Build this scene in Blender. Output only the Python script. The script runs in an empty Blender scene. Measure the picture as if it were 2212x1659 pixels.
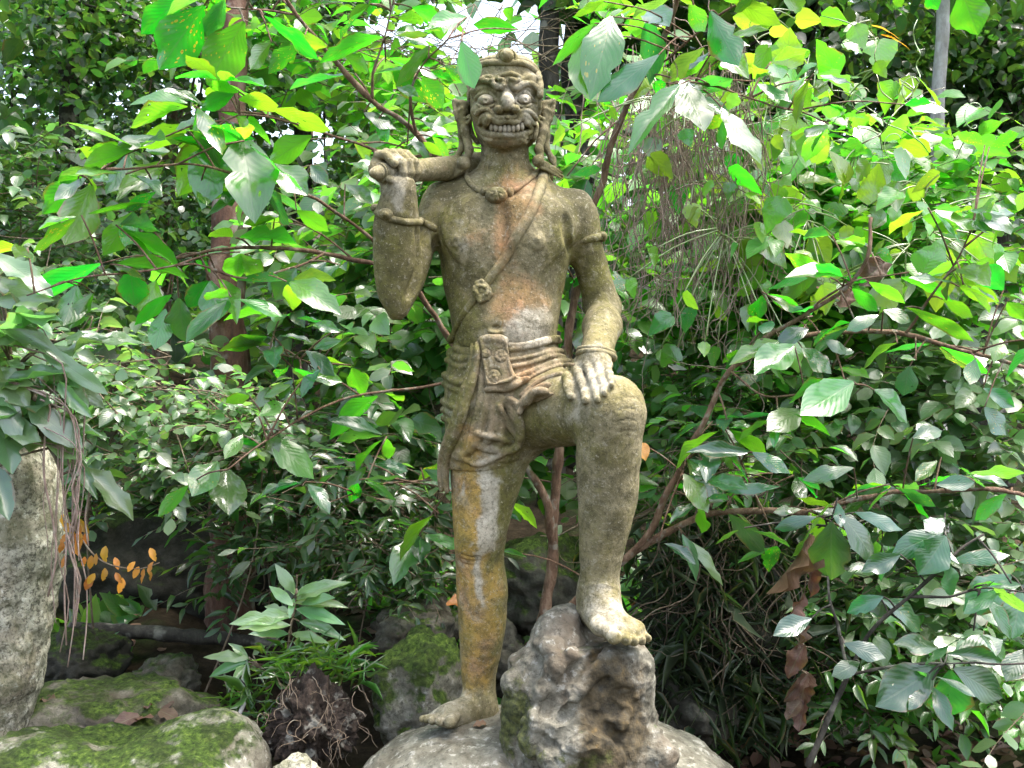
import bpy, math, random
import numpy as np
from mathutils import Vector, Matrix

# ------------------------------------------------------------------ camera, sky, sun, exposure
scene = bpy.context.scene
COL = scene.collection
CAM_Y, CAM_Z, FPX = -3.22, 0.98, 2335.0          # camera distance, height, focal length in 2212-wide pixels
cam_data = bpy.data.cameras.new("camera")
cam_data.sensor_width = 36.0
cam_data.lens = 36.0 * FPX / 2212.0
cam_data.clip_start = 0.05
cam_data.clip_end = 600.0
cam = bpy.data.objects.new("camera", cam_data)
cam.location = (0.0, CAM_Y, CAM_Z)
cam.rotation_euler = (math.radians(90), 0, 0)
COL.objects.link(cam)
scene.camera = cam

SUN_EL, SUN_AZ = 70.0, 100.0      # azimuth measured from +Y (behind the statue) towards +X
world = bpy.data.worlds.new("World")
scene.world = world
world.use_nodes = True
wn = world.node_tree.nodes
wl = world.node_tree.links
wn.clear()
w_out = wn.new("ShaderNodeOutputWorld")
w_bg = wn.new("ShaderNodeBackground")
w_bg.inputs["Strength"].default_value = 0.15
w_sky = wn.new("ShaderNodeTexSky")
w_sky.sky_type = 'NISHITA'
w_sky.sun_disc = False
w_sky.sun_elevation = math.radians(SUN_EL)
w_sky.sun_rotation = math.radians(SUN_AZ)
w_sky.air_density = 1.2
w_sky.dust_density = 5.0
w_sky.ozone_density = 1.0
w_hs = wn.new("ShaderNodeHueSaturation")
w_hs.inputs["Saturation"].default_value = 0.75     # bright hazy overcast
wl.new(w_sky.outputs["Color"], w_hs.inputs["Color"])
wl.new(w_hs.outputs["Color"], w_bg.inputs["Color"])
wl.new(w_bg.outputs["Background"], w_out.inputs["Surface"])

sun_data = bpy.data.lights.new("sun", 'SUN')
sun_data.energy = 1.3
sun_data.angle = math.radians(16)
sun_data.color = (1.0, 0.96, 0.90)
sun = bpy.data.objects.new("sun", sun_data)
_d = Vector((math.sin(math.radians(SUN_AZ)) * math.cos(math.radians(SUN_EL)),
             math.cos(math.radians(SUN_AZ)) * math.cos(math.radians(SUN_EL)),
             math.sin(math.radians(SUN_EL))))
sun.rotation_euler = _d.to_track_quat('Z', 'Y').to_euler()
sun.location = (4, -5, 14)
COL.objects.link(sun)

scene.view_settings.view_transform = 'Standard'
scene.view_settings.look = 'None'
scene.view_settings.gamma = 1.0
scene.view_settings.use_curve_mapping = False
scene.view_settings.exposure = 2.4
scene.render.engine = 'CYCLES'
scene.cycles.max_bounces = 8
scene.cycles.transparent_max_bounces = 8
scene.cycles.use_denoising = True

# ------------------------------------------------------------------ small helpers
def W(px, py, Y=0.0):
    """a point on the photograph's 2212x1659 grid at world depth Y -> world point"""
    s = (Y - CAM_Y) / FPX
    return np.array(((px - 1106.0) * s, Y, CAM_Z - (py - 829.5) * s))

def RP(r, Y=0.0):
    return r * (Y - CAM_Y) / FPX

def tag(o, label=None, cat=None, group=None, kind=None):
    if label: o["label"] = label
    if cat: o["category"] = cat
    if group: o["group"] = group
    if kind: o["kind"] = kind
    return o

def empty(name, loc=(0, 0, 0)):
    o = bpy.data.objects.new(name, None)
    o.empty_display_size = 0.1
    o.location = [float(c) for c in loc]
    COL.objects.link(o)
    return o

def mesh_np(name, v, f, smooth=True, uv=None):
    """v (n,3) array, f (m,3) or (m,4) array"""
    v = np.asarray(v, dtype=np.float32); f = np.asarray(f, dtype=np.int32)
    me = bpy.data.meshes.new(name)
    k = f.shape[1]
    me.vertices.add(len(v)); me.vertices.foreach_set("co", v.ravel())
    me.loops.add(f.size); me.loops.foreach_set("vertex_index", f.ravel())
    me.polygons.add(len(f))
    me.polygons.foreach_set("loop_start", np.arange(0, f.size, k, dtype=np.int32))
    if smooth:
        me.polygons.foreach_set("use_smooth", np.ones(len(f), dtype=bool))
    if uv is not None:
        l = me.uv_layers.new(name="UVMap")
        l.data.foreach_set("uv", np.asarray(uv, dtype=np.float32)[f.ravel()].ravel())
    me.update(calc_edges=True)
    return me

def link(name, me, mat, parent=None):
    o = bpy.data.objects.new(name, me)
    if mat is not None and not me.materials:
        me.materials.append(mat)
    COL.objects.link(o)
    if parent is not None:
        o.parent = parent
        o.matrix_parent_inverse = Matrix.Translation(-parent.location) if parent.type == 'EMPTY' else Matrix.Identity(4)   # meshes are built in world coordinates
    return o

def float_attr(me, name, arr):
    a = me.attributes.new(name, 'FLOAT', 'POINT')
    a.data.foreach_set("value", np.asarray(arr, dtype=np.float32))

def color_attr(me, name, rgba):
    a = me.attributes.new(name, 'FLOAT_COLOR', 'POINT')
    a.data.foreach_set("color", np.asarray(rgba, dtype=np.float32).ravel())

# ---- noise
def _hash(ix, iy, iz, seed):
    n = (ix * 374761393 + iy * 668265263 + iz * 2147483647 + seed * 1274126177) & 0xFFFFFFFF
    n = ((n ^ (n >> 13)) * 1274126177) & 0xFFFFFFFF
    n = ((n ^ (n >> 16)) * 2246822519) & 0xFFFFFFFF
    return ((n ^ (n >> 15)) & 0xFFFFFF).astype(np.float64) / 0xFFFFFF

def vnoise(p, seed=0):
    p = np.asarray(p, dtype=np.float64)
    i = np.floor(p).astype(np.int64); f = p - i
    f = f * f * (3 - 2 * f)
    r = 0
    for dx in (0, 1):
        for dy in (0, 1):
            for dz in (0, 1):
                w = (f[:, 0] if dx else 1 - f[:, 0]) * (f[:, 1] if dy else 1 - f[:, 1]) * (f[:, 2] if dz else 1 - f[:, 2])
                r = r + w * _hash(i[:, 0] + dx, i[:, 1] + dy, i[:, 2] + dz, seed)
    return r * 2 - 1

def fbm(p, octs=4, seed=0, gain=0.5):
    r = 0; a = 1.0; p = np.asarray(p, dtype=np.float64)
    for o in range(octs):
        r = r + a * vnoise(p, seed + o * 17)
        p = p * 2.03 + 11.7; a *= gain
    return r

def catmull(pts, n=6, closed=False):
    """smooth resample of a polyline of k-dimensional points"""
    P = np.asarray(pts, dtype=float)
    if len(P) < 3 and not closed:
        t = np.linspace(0, 1, n + 1)[:, None]
        return P[0] * (1 - t) + P[1] * t
    if closed:
        Q = np.vstack([P[-1], P, P[0], P[1]])
    else:
        Q = np.vstack([2 * P[0] - P[1], P, 2 * P[-1] - P[-2]])
    out = []
    for i in range(1, len(Q) - 2):
        a, b, c, d = Q[i - 1], Q[i], Q[i + 1], Q[i + 2]
        for t in np.arange(n) / n:
            out.append(0.5 * ((2 * b) + (c - a) * t + (2 * a - 5 * b + 4 * c - d) * t * t + (3 * b - a - 3 * c + d) * t ** 3))
    if not closed:
        out.append(Q[-2])
    return np.array(out)

def tube_data(pts, rad, seg=8, closed=False, squash=1.0, cap=True):
    """swept tube along points; rad scalar or per point"""
    P = np.asarray(pts, dtype=float); n = len(P)
    R = np.full(n, rad) if np.isscalar(rad) else np.asarray(rad, dtype=float)
    T = np.gradient(P, axis=0)
    if closed:
        T = np.roll(P, -1, 0) - np.roll(P, 1, 0)
    T /= np.linalg.norm(T, axis=1)[:, None] + 1e-12
    up = np.array((0, -1.0, 0)) if abs(T[0][1]) < 0.9 else np.array((0, 0, 1.0))
    N = np.zeros_like(P); B = np.zeros_like(P)
    nrm = up - T[0] * np.dot(up, T[0]); nrm /= np.linalg.norm(nrm)
    for i in range(n):
        nrm = nrm - T[i] * np.dot(nrm, T[i]); nrm /= np.linalg.norm(nrm) + 1e-12
        N[i] = nrm; B[i] = np.cross(T[i], nrm)
    a = np.arange(seg) * 2 * math.pi / seg
    V = P[:, None, :] + R[:, None, None] * (np.cos(a)[None, :, None] * N[:, None, :] * squash + np.sin(a)[None, :, None] * B[:, None, :])
    V = V.reshape(-1, 3)
    m = n if closed else n - 1
    i = np.arange(m)[:, None]; j = np.arange(seg)[None, :]
    i2 = (i + 1) % n; j2 = (j + 1) % seg
    Fq = np.stack([i * seg + j, i * seg + j2, i2 * seg + j2, i2 * seg + j], -1).reshape(-1, 4)
    if cap and not closed:
        c0 = len(V)
        V = np.vstack([V, P[0] - T[0] * R[0] * 0.5, P[-1] + T[-1] * R[-1] * 0.5])
        jj = np.arange(seg); j2 = (jj + 1) % seg
        f0 = np.stack([np.full(seg, c0), j2, jj, jj], -1)
        e = (n - 1) * seg
        f1 = np.stack([np.full(seg, c0 + 1), e + jj, e + j2, e + j2], -1)
        # triangles written as degenerate-free quads are not possible: split into tris below
        Ft = np.vstack([Fq[:, [0, 1, 2]], Fq[:, [0, 2, 3]], f0[:, :3], f1[:, :3]])
        return V, Ft
    return V, np.vstack([Fq[:, [0, 1, 2]], Fq[:, [0, 2, 3]]])

def merge(parts):
    vs, fs, o = [], [], 0
    for v, f in parts:
        vs.append(v); fs.append(np.asarray(f) + o); o += len(v)
    return np.vstack(vs), np.vstack(fs)

# ---- signed distance sculpting on a grid, meshed with surface nets
class Field:
    def __init__(s, lo, hi, h):
        s.lo = np.array(lo, float); s.h = h
        s.n = np.maximum(np.ceil((np.array(hi) - s.lo) / h).astype(int) + 1, 4)
        s.ax = [s.lo[i] + np.arange(s.n[i]) * h for i in range(3)]
        s.d = np.full(tuple(s.n), 0.2, dtype=np.float32)
    def region(s, lo, hi, pad):
        sl, c = [], []
        for i in range(3):
            a = max(int(math.floor((lo[i] - pad - s.lo[i]) / s.h)), 0)
            b = min(int(math.ceil((hi[i] + pad - s.lo[i]) / s.h)) + 1, s.n[i])
            if b <= a: return None, None
            sl.append(slice(a, b)); sh = [1, 1, 1]; sh[i] = b - a
            c.append(s.ax[i][a:b].reshape(sh))
        return tuple(sl), c
    def put(s, sl, v, k, op):
        a = s.d[sl]
        if op == 'sub': a = -a
        if op == 'int':
            h = np.maximum(k - np.abs(a - v), 0) / max(k, 1e-6)
            s.d[sl] = np.maximum(a, v) + h * h * k * 0.25
            return
        h = np.maximum(k - np.abs(a - v), 0) / max(k, 1e-6)
        r = np.minimum(a, v) - h * h * k * 0.25
        s.d[sl] = -r if op == 'sub' else r
    def cone(s, a, b, ra, rb, k=0.01, op='add'):
        a = np.array(a, float); b = np.array(b, float); r = max(ra, rb)
        sl, c = s.region(np.minimum(a, b) - r, np.maximum(a, b) + r, k + 3 * s.h)
        if sl is None: return
        u = b - a; L = max(u @ u, 1e-12)
        t = np.clip(((c[0] - a[0]) * u[0] + (c[1] - a[1]) * u[1] + (c[2] - a[2]) * u[2]) / L, 0, 1)
        v = np.sqrt((c[0] - a[0] - t * u[0]) ** 2 + (c[1] - a[1] - t * u[1]) ** 2 + (c[2] - a[2] - t * u[2]) ** 2) - (ra + (rb - ra) * t)
        s.put(sl, v.astype(np.float32), k, op)
    def ball(s, c0, r, k=0.01, op='add'):
        s.cone(c0, np.array(c0) + 1e-5, r, r, k, op)
    def ell(s, c0, r, k=0.01, op='add', rot=None):
        c0 = np.array(c0, float); r = np.array(r, float); m = r.max()
        sl, c = s.region(c0 - m, c0 + m, k + 3 * s.h)
        if sl is None: return
        x, y, z = c[0] - c0[0], c[1] - c0[1], c[2] - c0[2]
        if rot is not None:
            M = np.array(rot)
            x, y, z = (M[0][0] * x + M[1][0] * y + M[2][0] * z, M[0][1] * x + M[1][1] * y + M[2][1] * z, M[0][2] * x + M[1][2] * y + M[2][2] * z)
        k0 = np.sqrt((x / r[0]) ** 2 + (y / r[1]) ** 2 + (z / r[2]) ** 2)
        k1 = np.sqrt((x / r[0] ** 2) ** 2 + (y / r[1] ** 2) ** 2 + (z / r[2] ** 2) ** 2) + 1e-9
        v = k0 * (k0 - 1) / k1
        s.put(sl, v.astype(np.float32), k, op)
    def tube(s, pts, rad, k=0.006, op='add'):
        R = np.full(len(pts), rad) if np.isscalar(rad) else rad
        for i in range(len(pts) - 1):
            s.cone(pts[i], pts[i + 1], R[i], R[i + 1], k, op)
    def loft(s, keys, k=0.02, n=2.0, op='add', grow=0.0):
        """keys: (py, xl, xr, Yc, half-depth in px) horizontal slices"""
        K = []
        for (py, xl, xr, Y, b) in keys:
            c = W((xl + xr) / 2, py, Y)
            K.append((c[2], c[0], Y, RP((xr - xl) / 2, Y) + grow, RP(b, Y) + grow))
        K = np.array(sorted(K))
        K = catmull(K, 5); K = K[np.argsort(K[:, 0])]
        m = K[:, 3:].max()
        lo = (K[:, 1].min() - m, K[:, 2].min() - m, K[0, 0]); hi = (K[:, 1].max() + m, K[:, 2].max() + m, K[-1, 0])
        sl, c = s.region(lo, hi, k + 3 * s.h)
        if sl is None: return
        z = c[2].ravel(); zc = np.clip(z, K[0, 0], K[-1, 0])
        cx, cy, a, b = [np.interp(zc, K[:, 0], K[:, i]).reshape(c[2].shape) for i in (1, 2, 3, 4)]
        a = np.maximum(a, 1e-3); b = np.maximum(b, 1e-3)
        q = (np.abs((c[0] - cx) / a) ** n + np.abs((c[1] - cy) / b) ** n) ** (1.0 / n)
        v = (q - 1) * np.minimum(a, b)
        dz = np.abs(z - zc).reshape(c[2].shape)
        v = np.where(dz > 0, np.sqrt(np.maximum(v, 0) ** 2 + dz ** 2), v)
        s.put(sl, v.astype(np.float32), k, op)
    def sample(s, P):
        q = (np.asarray(P) - s.lo) / s.h
        i = np.clip(np.floor(q).astype(int), 0, s.n - 2); f = np.clip(q - i, 0, 1)
        r = 0
        for dx in (0, 1):
            for dy in (0, 1):
                for dz in (0, 1):
                    w = (f[:, 0] if dx else 1 - f[:, 0]) * (f[:, 1] if dy else 1 - f[:, 1]) * (f[:, 2] if dz else 1 - f[:, 2])
                    r = r + w * s.d[i[:, 0] + dx, i[:, 1] + dy, i[:, 2] + dz]
        out = np.any((q < 0) | (q > s.n - 1), axis=1)
        return np.where(out, 0.2, r)
    def mesh(s):
        d = s.d; g = d < 0
        nx, ny, nz = s.n
        cnt = np.zeros((nx - 1, ny - 1, nz - 1), np.int8)
        for dx in (0, 1):
            for dy in (0, 1):
                for dz in (0, 1):
                    cnt += g[dx:nx - 1 + dx, dy:ny - 1 + dy, dz:nz - 1 + dz]
        act = np.argwhere((cnt > 0) & (cnt < 8))
        idx = np.full(cnt.shape, -1, np.int32); idx[act[:, 0], act[:, 1], act[:, 2]] = np.arange(len(act))
        corner = np.array([(x, y, z) for x in (0, 1) for y in (0, 1) for z in (0, 1)])
        val = np.stack([d[act[:, 0] + c[0], act[:, 1] + c[1], act[:, 2] + c[2]] for c in corner], 1).astype(np.float64)
        acc = np.zeros((len(act), 3)); num = np.zeros(len(act))
        for a in range(8):
            for b in range(a + 1, 8):
                if np.abs(corner[a] - corner[b]).sum() != 1: continue
                va, vb = val[:, a], val[:, b]; m = (va < 0) != (vb < 0)
                t = np.where(m, va / np.where(m, va - vb, 1), 0)
                acc += m[:, None] * (corner[a] + t[:, None] * (corner[b] - corner[a])); num += m
        V = s.lo + (act + acc / num[:, None]) * s.h
        Fs = []
        for ax_ in range(3):
            u, w = (ax_ + 1) % 3, (ax_ + 2) % 3
            a = np.take(g, np.arange(s.n[ax_] - 1), ax_); b = np.take(g, np.arange(1, s.n[ax_]), ax_)
            e = np.argwhere(a != b)
            e = e[(e[:, u] > 0) & (e[:, w] > 0) & (e[:, u] < s.n[u] - 1) & (e[:, w] < s.n[w] - 1)]
            inside = g[e[:, 0], e[:, 1], e[:, 2]]
            def cell(du, dw):
                q = e.copy(); q[:, u] -= du; q[:, w] -= dw
                return idx[q[:, 0], q[:, 1], q[:, 2]]
            f = np.stack([cell(1, 1), cell(0, 1), cell(0, 0), cell(1, 0)], 1)
            f[~inside] = f[~inside][:, ::-1]
            Fs.append(f)
        return V, np.vstack(Fs)

def normals(V, Fq):
    n = np.cross(V[Fq[:, 2]] - V[Fq[:, 0]], V[Fq[:, 3 if Fq.shape[1] == 4 else 1]] - V[Fq[:, 1 if Fq.shape[1] == 4 else 0]])
    if Fq.shape[1] == 3: n = -n
    N = np.zeros_like(V)
    for i in range(Fq.shape[1]):
        np.add.at(N, Fq[:, i], n)
    return N / (np.linalg.norm(N, axis=1)[:, None] + 1e-12)

def raycast(fields, px, py, y0=-0.6, y1=0.4):
    Y = np.arange(y0, y1, 0.002)
    s = (Y - CAM_Y) / FPX
    P = np.stack([(px - 1106.0) * s, Y, CAM_Z - (py - 829.5) * s], 1)
    d = np.min([f.sample(P) for f in fields], 0)
    i = np.argmax(d < 0)
    if d[i] >= 0: return None
    return P[i]

def drape(fields, pts, n=4, off=0.0, closed=False, y0=-0.6, y1=0.4):
    """run a pixel polyline over the carved surface seen from the front; each point becomes a 3D point"""
    Q = catmull(pts, n, closed); out = []; last = None
    for q in Q:
        p = raycast(fields, q[0], q[1], y0, y1)
        if p is None:
            p = W(q[0], q[1], last if last is not None else 0.0)
        last = p[1]; out.append(p)
    out = np.array(out)
    for _ in range(2):
        out[1:-1, 1] = (out[:-2, 1] + 2 * out[1:-1, 1] + out[2:, 1]) / 4
    out[:, 1] -= off
    return out

# ---- node helpers
class NT:
    def __init__(s, name):
        s.m = bpy.data.materials.new(name); s.m.use_nodes = True
        s.t = s.m.node_tree; s.t.nodes.clear()
        s.out = s.t.nodes.new("ShaderNodeOutputMaterial")
        s.bsdf = s.t.nodes.new("ShaderNodeBsdfPrincipled")
        s.t.links.new(s.bsdf.outputs[0], s.out.inputs["Surface"])
    def n(s, kind, **kw):
        nd = s.t.nodes.new("ShaderNode" + kind)
        for k, v in kw.items(): setattr(nd, k, v)
        return nd
    def put(s, sock, v):
        if isinstance(v, bpy.types.NodeSocket): s.t.links.new(v, sock)
        elif isinstance(v, (tuple, list)) and len(v) == 3 and sock.type == 'RGBA': sock.default_value = (*v, 1)
        else: sock.default_value = v
    def noise(s, scale, detail=4, rough=0.55, vec=None, dist=0.0):
        nd = s.n("TexNoise"); nd.inputs["Scale"].default_value = scale; nd.inputs["Detail"].default_value = detail
        nd.inputs["Roughness"].default_value = rough; nd.inputs["Distortion"].default_value = dist
        s.put(nd.inputs["Vector"], vec if vec is not None else s.obj())
        return nd.outputs["Fac"]
    def voro(s, scale, vec=None, feature='F1', out="Distance"):
        nd = s.n("TexVoronoi", feature=feature); nd.inputs["Scale"].default_value = scale
        s.put(nd.inputs["Vector"], vec if vec is not None else s.obj())
        return nd.outputs[out]
    def obj(s):
        if not hasattr(s, "_tc"): s._tc = s.n("TexCoord")
        return s._tc.outputs["Object"]
    def uv(s):
        s.obj(); return s._tc.outputs["UV"]
    def ramp(s, f, stops):
        nd = s.n("ValToRGB"); el = nd.color_ramp.elements
        while len(el) > 1: el.remove(el[-1])
        for i, (p, c) in enumerate(stops):
            e = el[0] if i == 0 else el.new(p)
            e.position = p; e.color = (*c, 1) if len(c) == 3 else c
        s.put(nd.inputs["Fac"], f)
        return nd.outputs["Color"]
    def step(s, f, a, b):
        nd = s.n("MapRange", interpolation_type='SMOOTHSTEP')
        s.put(nd.inputs["Value"], f)
        nd.inputs["From Min"].default_value = a; nd.inputs["From Max"].default_value = b
        return nd.outputs["Result"]
    def math(s, op, a, b=0.0, clamp=False):
        nd = s.n("Math", operation=op, use_clamp=clamp)
        s.put(nd.inputs[0], a); s.put(nd.inputs[1], b)
        return nd.outputs[0]
    def mix(s, f, a, b, mode='MIX'):
        nd = s.n("Mix", data_type='RGBA', blend_type=mode)
        s.put(nd.inputs[0], f); s.put(nd.inputs[6], a); s.put(nd.inputs[7], b)
        return nd.outputs[2]
    def attr(s, name, out="Fac"):
        nd = s.n("Attribute"); nd.attribute_name = name
        return nd.outputs[out]
    def rand(s):
        if not hasattr(s, "_oi"): s._oi = s.n("ObjectInfo")
        return s._oi.outputs["Random"]
    def bump(s, h, strength=0.5, dist=0.01):
        nd = s.n("Bump"); nd.inputs["Strength"].default_value = strength; nd.inputs["Distance"].default_value = dist
        s.put(nd.inputs["Height"], h)
        s.t.links.new(nd.outputs["Normal"], s.bsdf.inputs["Normal"])
        return nd.outputs["Normal"]
    def final(s, color, rough=0.9, spec=0.3):
        s.put(s.bsdf.inputs["Base Color"], color)
        s.put(s.bsdf.inputs["Roughness"], rough)
        s.put(s.bsdf.inputs["Specular IOR Level"], spec)
        return s.m
# ------------------------------------------------------------------ stone materials
def stone_material(name, kind, lift=1.0):
    t = NT(name)
    big = t.noise(5.5, 5, 0.6, dist=0.4)
    mid = t.noise(22, 5, 0.65)
    fine = t.noise(120, 4, 0.7)
    if kind == 'cloth':
        base = t.ramp(big, [(0.3, (0.15, 0.12, 0.075)), (0.5, (0.24, 0.19, 0.13)), (0.68, (0.31, 0.25, 0.18))])
    else:
        base = t.ramp(big, [(0.28, (0.14, 0.125, 0.06)), (0.45, (0.25, 0.22, 0.145)), (0.6, (0.20, 0.175, 0.085)), (0.75, (0.33, 0.295, 0.215))])
    st = t.n("Attribute"); st.attribute_name = "stain"
    sep = t.n("SeparateColor"); t.put(sep.inputs[0], st.outputs["Color"])
    def mask(v, nz, lo, hi):
        return t.step(t.math('ADD', v, t.math('MULTIPLY', t.math('SUBTRACT', nz, 0.5), 1.9)), lo - .1, hi + .12)
    olive = mask(sep.outputs[2], mid, 0.3, 0.85)
    c = t.mix(olive, base, (0.15, 0.14, 0.045))
    ochre = mask(sep.outputs[0], t.noise(13, 5, 0.65), 0.3, 0.9)
    och_c = t.ramp(t.noise(9, 3), [(0.35, (0.30, 0.215, 0.05)), (0.55, (0.40, 0.25, 0.07)), (0.7, (0.42, 0.25, 0.15))])
    oz = t.n("SeparateXYZ"); t.t.links.new(t.obj(), oz.inputs[0])
    och_c = t.mix(t.step(oz.outputs["Z"], .75, 1.0), och_c, t.ramp(t.noise(11, 4), [(.35, (.30, .18, .07)), (.6, (.40, .225, .135)), (.75, (.46, .33, .25))]))
    c = t.mix(t.math('MULTIPLY', ochre, 0.85), c, och_c)
    white = mask(sep.outputs[1], t.noise(17, 6, 0.7), 0.35, 0.8)
    c = t.mix(t.math('MULTIPLY', white, 0.85), c, t.ramp(mid, [(0.3, (0.36, 0.33, 0.28)), (0.7, (0.56, 0.53, 0.48))]))
    dark = mask(st.outputs["Alpha"], t.noise(15, 5, 0.65), 0.4, 0.95)
    c = t.mix(t.math('MULTIPLY', dark, 0.8), c, (0.045, 0.042, 0.022))
    blot = t.step(t.noise(8, 6, .7, dist=.8), .53, .42)
    c = t.mix(t.math('MULTIPLY', blot, .5), c, (.075, .068, .036))
    pale_b = t.step(t.noise(6.5, 6, .7, dist=.8), .56, .68)
    c = t.mix(t.math('MULTIPLY', pale_b, .45), c, (.34, .325, .28))
    lich = t.step(t.noise(34, 6, 0.75, dist=.6), 0.56, 0.68)
    c = t.mix(t.math('MULTIPLY', lich, 0.5), c, (0.42, 0.40, 0.34))
    grime = t.step(t.noise(27, 7, 0.8, dist=.3), 0.52, 0.40)
    c = t.mix(t.math('MULTIPLY', grime, 0.42), c, (0.06, 0.052, 0.022))
    sp = t.step(fine, 0.57, 0.70)
    c = t.mix(t.math('MULTIPLY', sp, 0.5), c, (0.52, 0.48, 0.40))
    dk = t.step(t.noise(85, 6, 0.8), 0.5, 0.36)
    c = t.mix(t.math('MULTIPLY', dk, 0.55), c, (0.035, 0.032, 0.014))
    h = t.math('ADD', t.math('MULTIPLY', mid, 0.5), t.math('ADD', t.math('MULTIPLY', fine, 0.35), t.math('MULTIPLY', t.noise(300, 3, 0.7), 0.2)))
    t.bump(h, 0.9, 0.009)
    c = t.mix(1.0, c, (0.92, 0.895, 0.80), 'MULTIPLY')
    if lift > 1: c = t.mix(0.38, c, (0.45, 0.40, 0.32))      # lighter tone for the eyes and teeth
    return t.final(c, 0.88, 0.25)

M_PALESTONE = stone_material("worn_pale_stone", 'body', 1.7)
M_STONE = stone_material("weathered_stone", 'body')
M_CLOTHSTONE = stone_material("carved_cloth_stone", 'cloth')

def gauss(px, py, cx, cy, rx, ry):
    return np.exp(-(((px - cx) / rx) ** 2 + ((py - cy) / ry) ** 2))

def stains(me, V, mul=1.0):
    """weathering laid out over the carved figure: ochre, white lime plus painted face highlights, olive algae, black algae"""
    s = (V[:, 1] - CAM_Y) / FPX
    x = V[:, 0] / s + 1106; y = 829.5 - (V[:, 2] - CAM_Z) / s
    n1 = fbm(V * 11.0, 3, 41); n2 = fbm(V * 11.0 + 50, 3, 43)
    x = x + 17 * n1; y = y + 26 * n2
    g = lambda *a: gauss(x, y, *a)
    och = 1.05 * g(1125, 650, 70, 66) + 0.95 * g(1090, 480, 34, 80) + 0.65 * g(1022, 500, 26, 30) + 0.55 * g(1150, 430, 50, 50) \
        + 1.1 * g(1000, 1110, 34, 90) + 1.0 * g(1030, 1310, 65, 150) + 1.1 * g(1020, 1470, 42, 36) + 0.9 * g(1000, 1060, 60, 60) \
        + 0.6 * g(1130, 800, 60, 40) + 0.6 * g(1010, 960, 30, 50) + 0.6 * g(1085, 415, 30, 15) + 0.45 * g(950, 360, 30, 20) + 0.35 * g(1100, 330, 60, 60)\
        + 0.5 * g(1150, 225, 25, 12)
    wht = 1.1 * g(1152, 700, 34, 42) + 0.7 * g(1105, 705, 25, 30) + 1.3 * g(1062, 1080, 21, 110) + 1.1 * g(1048, 1160, 24, 32) + 1.0 * g(1038, 1260, 13, 80) \
        + 0.9 * g(1002, 1045, 10, 38) + 0.75 * g(862, 425, 24, 34) + 0.7 * g(855, 370, 60, 40) + 0.85 * g(1275, 815, 55, 55) \
        + 0.8 * g(1320, 1330, 80, 60) + 0.9 * g(965, 1535, 70, 40) + 0.6 * g(1230, 890, 30, 30) + 0.55 * g(1270, 1255, 60, 25) + 0.6 * g(1128, 195, 40, 40) + .75 * g(1095, 275, 40, 10) + .75 * g(1095, 225, 14, 22) + .6 * g(1130, 215, 20, 12) + .5 * g(1050, 215, 20, 12) + .6 * g(1060, 255, 18, 12) + .6 * g(1135, 258, 18, 12) + .5 * g(1095, 185, 50, 12) \
        + 0.3 * g(1315, 720, 30, 40) + 0.5 * g(1290, 590, 20, 40) + 0.45 * g(1000, 520, 30, 30) + 0.4 * g(1230, 430, 40, 30)  # the face terms paint highlights on brows, nose, cheeks and teeth
    olv = 0.75 * g(960, 620, 30, 200) + 0.6 * g(1215, 600, 26, 170) + 0.7 * g(860, 590, 60, 110) + 0.75 * g(1290, 580, 45, 110) + 0.6 * g(1085, 385, 50, 40) \
        + 0.65 * g(1190, 930, 80, 50) + 0.75 * g(1095, 1080, 28, 150) + 0.7 * g(1010, 1220, 35, 60) + 0.6 * g(1070, 1330, 30, 150) + 0.6 * g(1010, 700, 40, 60) \
        + 0.6 * g(990, 870, 45, 130) + 0.25
    drk = 0.55 * g(1240, 440, 50, 50) + .45 * g(960, 430, 60, 40) + .5 * g(1310, 1080, 70, 130) + .45 * g(1190, 920, 70, 50) + .4 * g(1300, 640, 40, 60) + .4 * g(1110, 335, 60, 30) + 0.65 * g(870, 600, 60, 90) + 0.25 * g(1110, 305, 60, 20) + 0.6 * g(870, 475, 70, 18) + 0.45 * g(1255, 470, 30, 60) + 0.4 * g(980, 440, 50, 30) + 0.4 * g(1200, 470, 60, 60) \
        + 0.3 * g(1315, 1050, 60, 120) + 0.3 * g(1020, 800, 60, 90)
    # the drier lime-washed front is not repeated on the back
    back = np.clip((V[:, 1] + 0.02) / 0.1, 0, 1) * (y < 900)
    och *= 1 - 0.6 * back; wht *= 1 - 0.7 * back
    c = np.clip(np.stack([och, wht, olv, drk], 1), 0, 1.2)
    color_attr(me, "stain", c)

def rough(V, Fq, amp, scale, seed, octs=3):
    return V + normals(V, Fq) * (fbm(V * scale, octs, seed) * amp)[:, None]

statue = empty("stone_statue", W(1040, 1560, 0.0))
tag(statue, "weathered stone guardian figure with bared teeth, club on shoulder, one foot raised on a rock", "statue")

# ------------------------------------------------------------------ the body
BLO, BHI = W(770, 1600, -0.0), W(1430, 300, 0.0)
body = Field((BLO[0] - 0.02, -0.52, -0.07), (BHI[0] + 0.01, 0.22, BHI[2]), 0.0038)
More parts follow.
